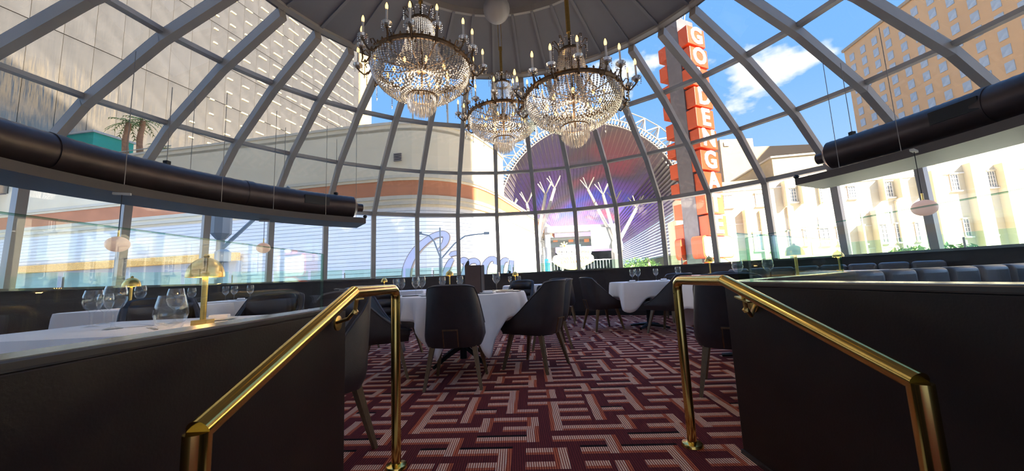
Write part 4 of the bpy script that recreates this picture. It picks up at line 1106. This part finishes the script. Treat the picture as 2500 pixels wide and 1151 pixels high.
for k in range(24): MB().box((x0 + (x1 - x0) * (k + .5) / 24, 64.8, (z3 + z2) / 2), (.08, .08, z3 - z2)).build('railing_post', 'stage_white', sg2, False, True)
MB().box((on_y(1337, 650, 65.5).x, 65.5, on_y(1337, 650, 65.5).z), (1.0, .5, 2.6)).build('banner', 'cyan_panel', sg2, False, True)
MB().box((on_y(1290, 620, 68).x, 68, on_y(1290, 625, 68).z), (5.5, 1.2, 4.6)).build('wing_flat', 'screen_grey', sg2, False, True)
# welcome sign
ws = empty('welcome_sign', (on_y(1400, 650, 50).x, 50, ZS)); tag(ws, 'small diamond-shaped white and yellow welcome sign before the stage', 'sign')
def wz(x, y): p = on_y(1320 + x / 8.855, 540 + y / 8.855, 50); return (p.x, p.z)
MX = Matrix(((1, 0, 0), (0, 0, 1), (0, 1, 0)))
poly = [wz(260, 830), wz(290, 760), wz(370, 730), wz(700, 700), wz(1060, 700), wz(1140, 760), wz(1150, 820), wz(1050, 880), wz(900, 950), wz(720, 1015), wz(600, 1010), wz(420, 950), wz(310, 890)]
MB().prism(poly, 50.0, 50.25, MX).build('face', 'sign_panel', ws, False, True)
low = [wz(265, 850), wz(310, 905), wz(420, 970), wz(600, 1030), wz(730, 1035), wz(900, 970), wz(1050, 900), wz(1148, 835)]
for i in range(len(low) - 1):
    a, b = low[i], low[i + 1]
    MB().beam((a[0], 50.1, a[1]), (b[0], 50.1, b[1]), .5, .28).build('bulb_border', 'yellow_bulb', ws, False, True)
for k in range(7):
    x, zc = wz(400 + k * 105, 672)
    MB().lathe([(0, 0), (.40, 0), (.40, .15), (0, .15)], 18, (x, 50.0, zc), Matrix.Rotation(PI / 2, 3, 'X')).build('letter_disc', 'sign_panel', ws, False, True)
    text_mesh('WELCOME'[k], .55, .04, Matrix.Translation((x - ws.location.x, -.19, zc - ws.location.z)) @ Matrix.Rotation(PI / 2, 4, 'X'), 'sign_red', 'letter', ws)
for body, x, y, size, mt in (('to Fabulous', 680, 745, .42, 'window_blue'), ('DOWNTOWN', 700, 812, .62, 'sign_red'), ('LAS VEGAS', 690, 880, .62, 'sign_red')):
    q = wz(x, y); text_mesh(body, size, .04, Matrix.Translation((q[0] - ws.location.x, -.03, q[1] - ws.location.z)) @ Matrix.Rotation(PI / 2, 4, 'X'), mt, 'lettering', ws, spacing=1.1)
a, b = wz(500, 555), wz(860, 520); MB().box(((a[0] + b[0]) / 2, 50.1, (a[1] + b[1]) / 2 - .0), (b[0] - a[0], .3, .3)).build('arrow_bar', 'cyan_panel', ws, False, True)
MB().box(((a[0] + b[0]) / 2 + .3, 50.12, (a[1] + b[1]) / 2 - .75), (b[0] - a[0] - 1.0, .2, 1.2)).build('backboard', 'sign_panel', ws, False, True)
q = wz(510, 540)
for k in range(4):
    t = k * PI / 4; MB().beam((q[0] - .6 * math.cos(t), 49.95, q[1] - .6 * math.sin(t)), (q[0] + .6 * math.cos(t), 49.95, q[1] + .6 * math.sin(t)), .12, .12, (0, 1, 0)).build('star_ray', 'yellow_bulb', ws, False, True)
for x in (480, 940): q = wz(x, 1000); MB().tube([(q[0], 50.3, ZS), (q[0], 50.3, q[1] + .5)], .15, 8).build('post', 'steel_white', ws, False, True)
# ---- vertical blade sign
bs = empty('blade_sign', (20.3, 40, ZS)); tag(bs, 'tall red vertical blade sign with white block letters', 'sign')
BU = Vector((.90, .42, 0)).normalized(); BN = Vector((BU.y, -BU.x, 0))
MS = Matrix(((BU.x, BN.x, 0), (BU.y, BN.y, 0), (0, 0, 1)))
SB = Vector((20.2, 40.2, 0))
MB().box(SB + BU * 1.4 + Vector((0, 0, 15)), (2.8, 1.9, 32), M=MS).build('spine', 'sign_spine', bs, False, True)
zs = [28.0, 25.45, 22.95, 20.5, 18.0, 15.6, 13.05, 10.6, 8.15, 5.75]
MT = Matrix(((BU.x, 0, BN.x), (BU.y, 0, BN.y), (0, 1, 0)))
for k, (chh, zc) in enumerate(zip('GOLDENGATE', zs)):
    j = (k % 2) * .14
    MB().box(SB + BU * (1.45 + j) + BN * (.95 + .62) + Vector((0, 0, zc)), (2.9, 1.24, 2.22), M=MS).build('letter_case', 'sign_red', bs, False, True, bevel=.05)
    MB().box(SB + BU * (1.45 - j) - BN * (.95 + .6) + Vector((0, 0, zc - .3)), (2.7, 1.2, 1.75), M=MS).build('letter_case', 'sign_red', bs, False, True, bevel=.05)
    c = SB + BU * (1.45 + j) + BN * (.95 + 1.28) + Vector((0, 0, zc)) - bs.location
    text_mesh(chh, 2.75, .16, Matrix.Translation(c) @ MT.to_4x4(), 'sign_letter', 'letter', bs, .07)
# wire crown
for k in range(10):
    a = 2 * PI * k / 10
    MB().tube([SB + BU * 1.2 + Vector((r * math.cos(a), r * math.sin(a), z)) for r, z in ((.5, 30.2), (.95, 31.2), (1.15, 32.4), (.95, 33.5), (.6, 34.2))], .05, 5).build('crown_wire', 'canopy_fin', bs, False, True)
mb = MB(); mb.tube([SB + BU * 1.2 + Vector((0, 0, 29.6)), SB + BU * 1.2 + Vector((0, 0, 34.4))], .12, 6); mb.build('crown_mast', 'sign_spine', bs, False, True)
# boxes at the sign foot
def rounded(w, h, r, n=5):
    out = []
    for cx, cy, a in ((w - r, h - r, 0), (-w + r, h - r, PI / 2), (-w + r, -h + r, PI), (w - r, -h + r, 3 * PI / 2)):
        out += [(cx + r * math.cos(a + PI / 2 * i / n), cy + r * math.sin(a + PI / 2 * i / n)) for i in range(n + 1)]
    return out
# prism local: x along BU, y up, z along BN
for zc, poly, nm in ((3.45, rounded(2.5, 1.25, .5), 'box'), (.55, [(2.2 * math.cos(2 * PI * i / 32), 1.75 * math.sin(2 * PI * i / 32)) for i in range(32)], 'disc')):
    c = SB + BU * 1.9 + Vector((0, 0, zc))
    MB().prism(poly, .3, 1.7, MT, c).build('foot_case', 'sign_red', bs, False, True)
    MB().prism([(x * .93, y * .9) for x, y in poly], 1.7, 1.78, MT, c).build('foot_panel', 'sign_panel', bs, False, True)
    MB().prism(poly, -1.9, -1.1, MT, c).build('foot_case', 'sign_red', bs, False, True)
# ---- white hotel on the right
wh = empty('corner_hotel', (30, 45, ZS)); tag(wh, 'white art-deco hotel building with tall pilasters and small-paned windows', 'building')
W0, W1 = Vector((24.5, 46.2, 0)), Vector((75, 37.5, 0)); WD = (W1 - W0).normalized(); WN = Vector((WD.y, -WD.x, 0)); MW = Matrix(((WD.x, -WN.x, 0), (WD.y, -WN.y, 0), (0, 0, 1)))
def wpt(s, out, z): return W0 + WD * s + WN * out + Vector((0, 0, z))
Lw = (W1 - W0).length
def wbox(nm, s0, s1, o0, o1, z0, z1, mat, par=None): return MB().box(wpt((s0 + s1) / 2, (o0 + o1) / 2, (z0 + z1) / 2), (s1 - s0, o1 - o0, z1 - z0), M=MW).build(nm, mat, par or wh, False, True)
def wpx(px, py):
    # hit the facade plane
    d = ray(px, py); den = d.dot(WN); t = (W0 - Vector((0, 0, CAMZ))).dot(WN) / den; p = d * t + Vector((0, 0, CAMZ)); return (p - W0).dot(WD), p.z
wbox('wall', 0, Lw, -12, 0, ZS, 12.2, 'hotel_white')
s0 = wpx(1885, 400)[0]; wbox('attic', s0, Lw, -12, .05, 12.2, 14.8, 'hotel_white'); wbox('roof_cap', s0 - .2, Lw, -12, .25, 14.8, 15.0, 'hotel_frame')
wbox('string_course', 0, Lw, 0, .12, 10.9, 11.05, 'hotel_frame')
WIN = [(1778, 492, 24, 26, 3), (1855, 488, 24, 26, 3), (1932, 477, 27, 30, 4), (2003, 475, 10, 30, 1), (2079, 470, 22, 26, 3), (2166, 463, 30, 34, 4), (2258, 455, 24, 40, 3),
       (1851, 590, 26, 40, 2), (1888, 590, 14, 40, 2), (1928, 583, 12, 34, 1), (1966, 580, 12, 34, 1), (2013, 578, 28, 38, 2), (2054, 575, 26, 38, 2), (2110, 573, 10, 42, 1), (2157, 571, 24, 42, 2), (2193, 569, 16, 42, 1), (2240, 566, 16, 42, 1), (2300, 560, 22, 40, 2), (2360, 556, 22, 40, 2), (2420, 552, 22, 40, 2), (2330, 446, 26, 36, 3), (2420, 438, 26, 36, 3), (2340, 650, 20, 12, 2), (2070, 658, 10, 10, 1), (1990, 658, 12, 8, 1)]
for px, py, w, h, nx in WIN:
    a, za = wpx(px - w / 2, py - h / 2); b, zb = wpx(px + w / 2, py + h / 2)
    wbox('recess', a - .08, b + .08, -.02, .02, zb - .1, za + .1, 'shutter')
    o = wbox('window', a, b, .0, .035, zb, za, 'window_blue' if px < 1900 else 'window_dark')
    for k in range(nx + 1): wbox('muntin', a + (b - a) * k / nx - .035, a + (b - a) * k / nx + .035, .03, .08, zb, za, 'hotel_frame', o)
    for k in range(5): zq = zb + (za - zb) * k / 4; wbox('muntin', a, b, .03, .07, zq - .03, zq + .03, 'hotel_frame', o)
    wbox('sill', a - .12, b + .12, 0, .28, zb - .22, zb - .08, 'hotel_frame')
    wbox('lintel', a - .1, b + .1, 0, .22, za + .04, za + .18, 'hotel_white')
for px, y0, y1, w in ((1912, 445, 505, 14), (1951, 452, 500, 12), (1997, 440, 500, 8), (2146, 440, 492, 12), (2187, 440, 485, 14), (2240, 425, 482, 12), (1823, 515, 660, 10), (2103, 552, 665, 14), (2136, 516, 665, 22), (1935, 505, 640, 4), (2205, 490, 640, 5), (1865, 515, 640, 5), (2290, 420, 660, 20), (2390, 400, 660, 18), (2470, 400, 660, 18)):
    a, za = wpx(px - w / 2, y0); b, zb = wpx(px + w / 2, y1); wbox('pilaster', a, b, 0, .9 if w > 9 else .3, zb, za, 'hotel_white')
for px, py in ((1962, 548), (2140, 535), (1780, 565), (2020, 605), (2160, 620)):
    a, za = wpx(px - 40, py - 14); b, zb = wpx(px + 40, py + 14)
    for q in ((a, b, za - .08, za), (a, b, zb, zb + .08), (a, a + .08, zb, za), (b - .08, b, zb, za)): wbox('panel_moulding', q[0], q[1], 0, .07, q[2], q[3], 'hotel_frame')
# sunlit rounded wall beside the blade sign
MB().lathe([(0, ZS), (1.9, ZS), (1.9, 7.5), (0, 7.5)], 28, (22.9, 47.5, 0)).build('corner_turret', 'hotel_white', wh, False, True)
# ---- beige blocks behind
bb = empty('beige_block', (50, 72, ZS)); tag(bb, 'plain beige rooftop blocks behind the white hotel', 'building')
xa, xb = on_y(1757, 345, 70).x, on_y(1838, 345, 70).x
MB().box(((xa + xb) / 2, 76, (on_y(1790, 340, 70).z + ZS) / 2), (xb - xa, 12, on_y(1790, 340, 70).z - ZS)).build('wall', 'beige_wall', bb, False, True)
xc = on_y(1738, 400, 74).x; MB().box(((xc + xa) / 2 + .3, 79, (on_y(1745, 385, 74).z + ZS) / 2), (xa - xc, 9, on_y(1745, 372, 74).z - ZS)).build('side_wing', 'beige_wall', bb, False, True)
xd = on_y(1968, 350, 76).x; zt_ = on_y(1900, 356, 76).z
MB().box(((xb + xd) / 2 + 1.5, 82, (zt_ + ZS) / 2), (xd - xb + 3, 12, zt_ - ZS)).build('wall', 'beige_wall', bb, False, True)
zz2 = on_y(1760, 448, 60).z; xe, xf = on_y(1700, 448, 60).x, on_y(1900, 448, 60).x
MB().box(((xe + xf) / 2, 64, (zz2 + ZS) / 2), (xf - xe, 8, zz2 - ZS)).build('low_wall', 'tan_stucco', bb, False, True)
v = on_y(1774, 352, 69.8); MB().box((v.x, 69.9, v.z), (1.0, .2, .8)).build('vent', 'grey_wall', bb, False, True)
# ---- tan hotel tower
th = empty('tan_hotel', (92, 90, ZS)); tag(th, 'tan hotel tower with rows of small square windows', 'building')
T0 = Vector((92.0, 91, 0)); TD = Vector((-.11, -1, 0)).normalized(); TN = Vector((TD.y, -TD.x, 0)); TN = TN if TN.x < 0 else -TN
MTn = Matrix(((TD.x, TN.x, 0), (TD.y, TN.y, 0), (0, 0, 1)))
MB().box(T0 + TD * 30 - TN * 10 + Vector((0, 0, 26)), (60, 20, 64), M=MTn).build('wall', 'tan_stucco', th, False, True)
MB().box(T0 + TD * 30 - TN * 9.9 + Vector((0, 0, 58.2)), (60.6, 20.6, .7), M=MTn).build('roof_cap', 'beige_wall', th, False, True)
win0 = None
for i in range(14):
    for k in range(15):
        if win0 is None: o = win0 = MB().box((0, 0, 0), (1.35, .12, 1.9), M=MTn).build('window', 'window_blue', th)
        else: o = copy_mesh(win0, th)
        o.location = T0 + TD * (2.2 + i * 3.3) + TN * .05 + Vector((0, 0, 55 - k * 3.0)) - th.location
for i in range(6):
    o = MB().box(T0 - TD * 0.05 + TN * (-2 - i * 3.2) + Vector((0, 0, 30)), (.1, 1.2, 50), M=MTn).build('end_pilaster', 'beige_wall', th, False, True)
# ---- street furniture seen over the sill
sp = empty('street_lamp', (on_y(1076, 640, 22).x, 22, ZS)); tag(sp, 'grey twin-arm street lamp in front of the script sign', 'street lamp')
x0 = sp.location.x; zj = on_y(1076, 630, 22).z
MB().tube([(x0, 22, ZS), (x0, 22, zj)], .11, 10).build('pole', 'pole_grey', sp, True, True)
MB().tube([(x0, 22, zj), (on_y(1074, 556, 22).x, 22, on_y(1074, 556, 22).z)], .045, 8).build('mast', 'pole_grey', sp, True, True)
for pts, hd in ((((1076, 632), (1060, 590), (1048, 576), (1030, 572)), (1024, 570)), (((1076, 634), (1110, 595), (1135, 577), (1160, 573), (1182, 571)), (1188, 570))):
    P = [on_y(a, b, 22) for a, b in pts]
    br = MB().tube(P, .045, 8).build('arm', 'pole_grey', sp, True, True)
    v = on_y(*hd, 22); MB().box((v.x, 22, v.z), (.34, .2, .16)).build('lamp_head', 'pole_grey', br, False, True)
sgn = empty('traffic_signal', (on_y(538, 600, 14).x, 14, ZS)); tag(sgn, 'dark traffic signal and diagonal brace outside the left windows', 'traffic signal')
x0 = sgn.location.x; z0, z1 = on_y(538, 585, 14).z, on_y(538, 540, 14).z
MB().tube([(x0, 14, ZS), (x0, 14, z0)], .14, 10).build('pole', 'signal_dark', sgn, True, True)
MB().lathe([(.16, z0), (.34, z0 + .22), (.34, z1 + .3), (.30, z1 + .5), (0, z1 + .5)], 8, (x0, 14, 0)).build('head', 'signal_dark', sgn, False, True)
MB().lathe([(.13, z0 - .9), (.26, z0 - .9), (.26, z0 - .5), (.13, z0 - .4)], 8, (x0 + .12, 14, 0)).build('collar', 'pole_grey', sgn, False, True)
p, q = on_y(545, 605, 14), on_y(610, 545, 14); MB().tube([p, q + (q - p) * 1.5], .07, 8).build('brace', 'pole_grey', sgn, False, True)
# tree tops at lower right
def tree(px, py, Y, r, lab, mat='foliage', seed=1):
    v = on_y(px, py, Y); o = empty('street_tree', (v.x, Y, ZS)); tag(o, lab, 'tree', 'street trees'); rn = random.Random(seed)
    h = v.z - ZS
    MB().tube([(0, 0, 0), (.1, 0, h * .5), (0, .1, h)], [.22, .16, .08], 8).build('trunk', 'bark', o, True)
    mb = MB()
    for i in range(900):
        a, b, q = rn.uniform(0, 2 * PI), rn.uniform(-1, 1), rn.random() ** .4 * r
        s = math.sqrt(1 - b * b); c = Vector((q * s * math.cos(a) * 1.25, q * s * math.sin(a), h + q * b * .8)); L = rn.uniform(.14, .28)
        u = Vector((rn.uniform(-1, 1), rn.uniform(-1, 1), rn.uniform(-1, 1))).normalized(); w_ = u.cross(Vector((rn.random(), rn.random(), 1))).normalized()
        nn = u.cross(w_) * .02
        mb.add([c - u * L, c + w_ * L * .45 + nn, c + u * L, c - w_ * L * .45 + nn], [(0, 1, 2), (0, 2, 3)])
    k = mb.build('foliage', mat, o); k['kind'] = 'stuff'
tree(2230, 640, 24, 1.35, 'bushy street tree at the right, tallest crown', 'foliage_pale', 2); tree(2190, 655, 25, 1.0, 'low street tree left of the tallest crown', 'foliage_pale', 3)
tree(2330, 640, 23, 1.5, 'street tree crown at the far right border', 'foliage', 5); tree(1565, 662, 45, 2.2, 'low green hedge tree right of the stage', 'foliage_pale', 6)
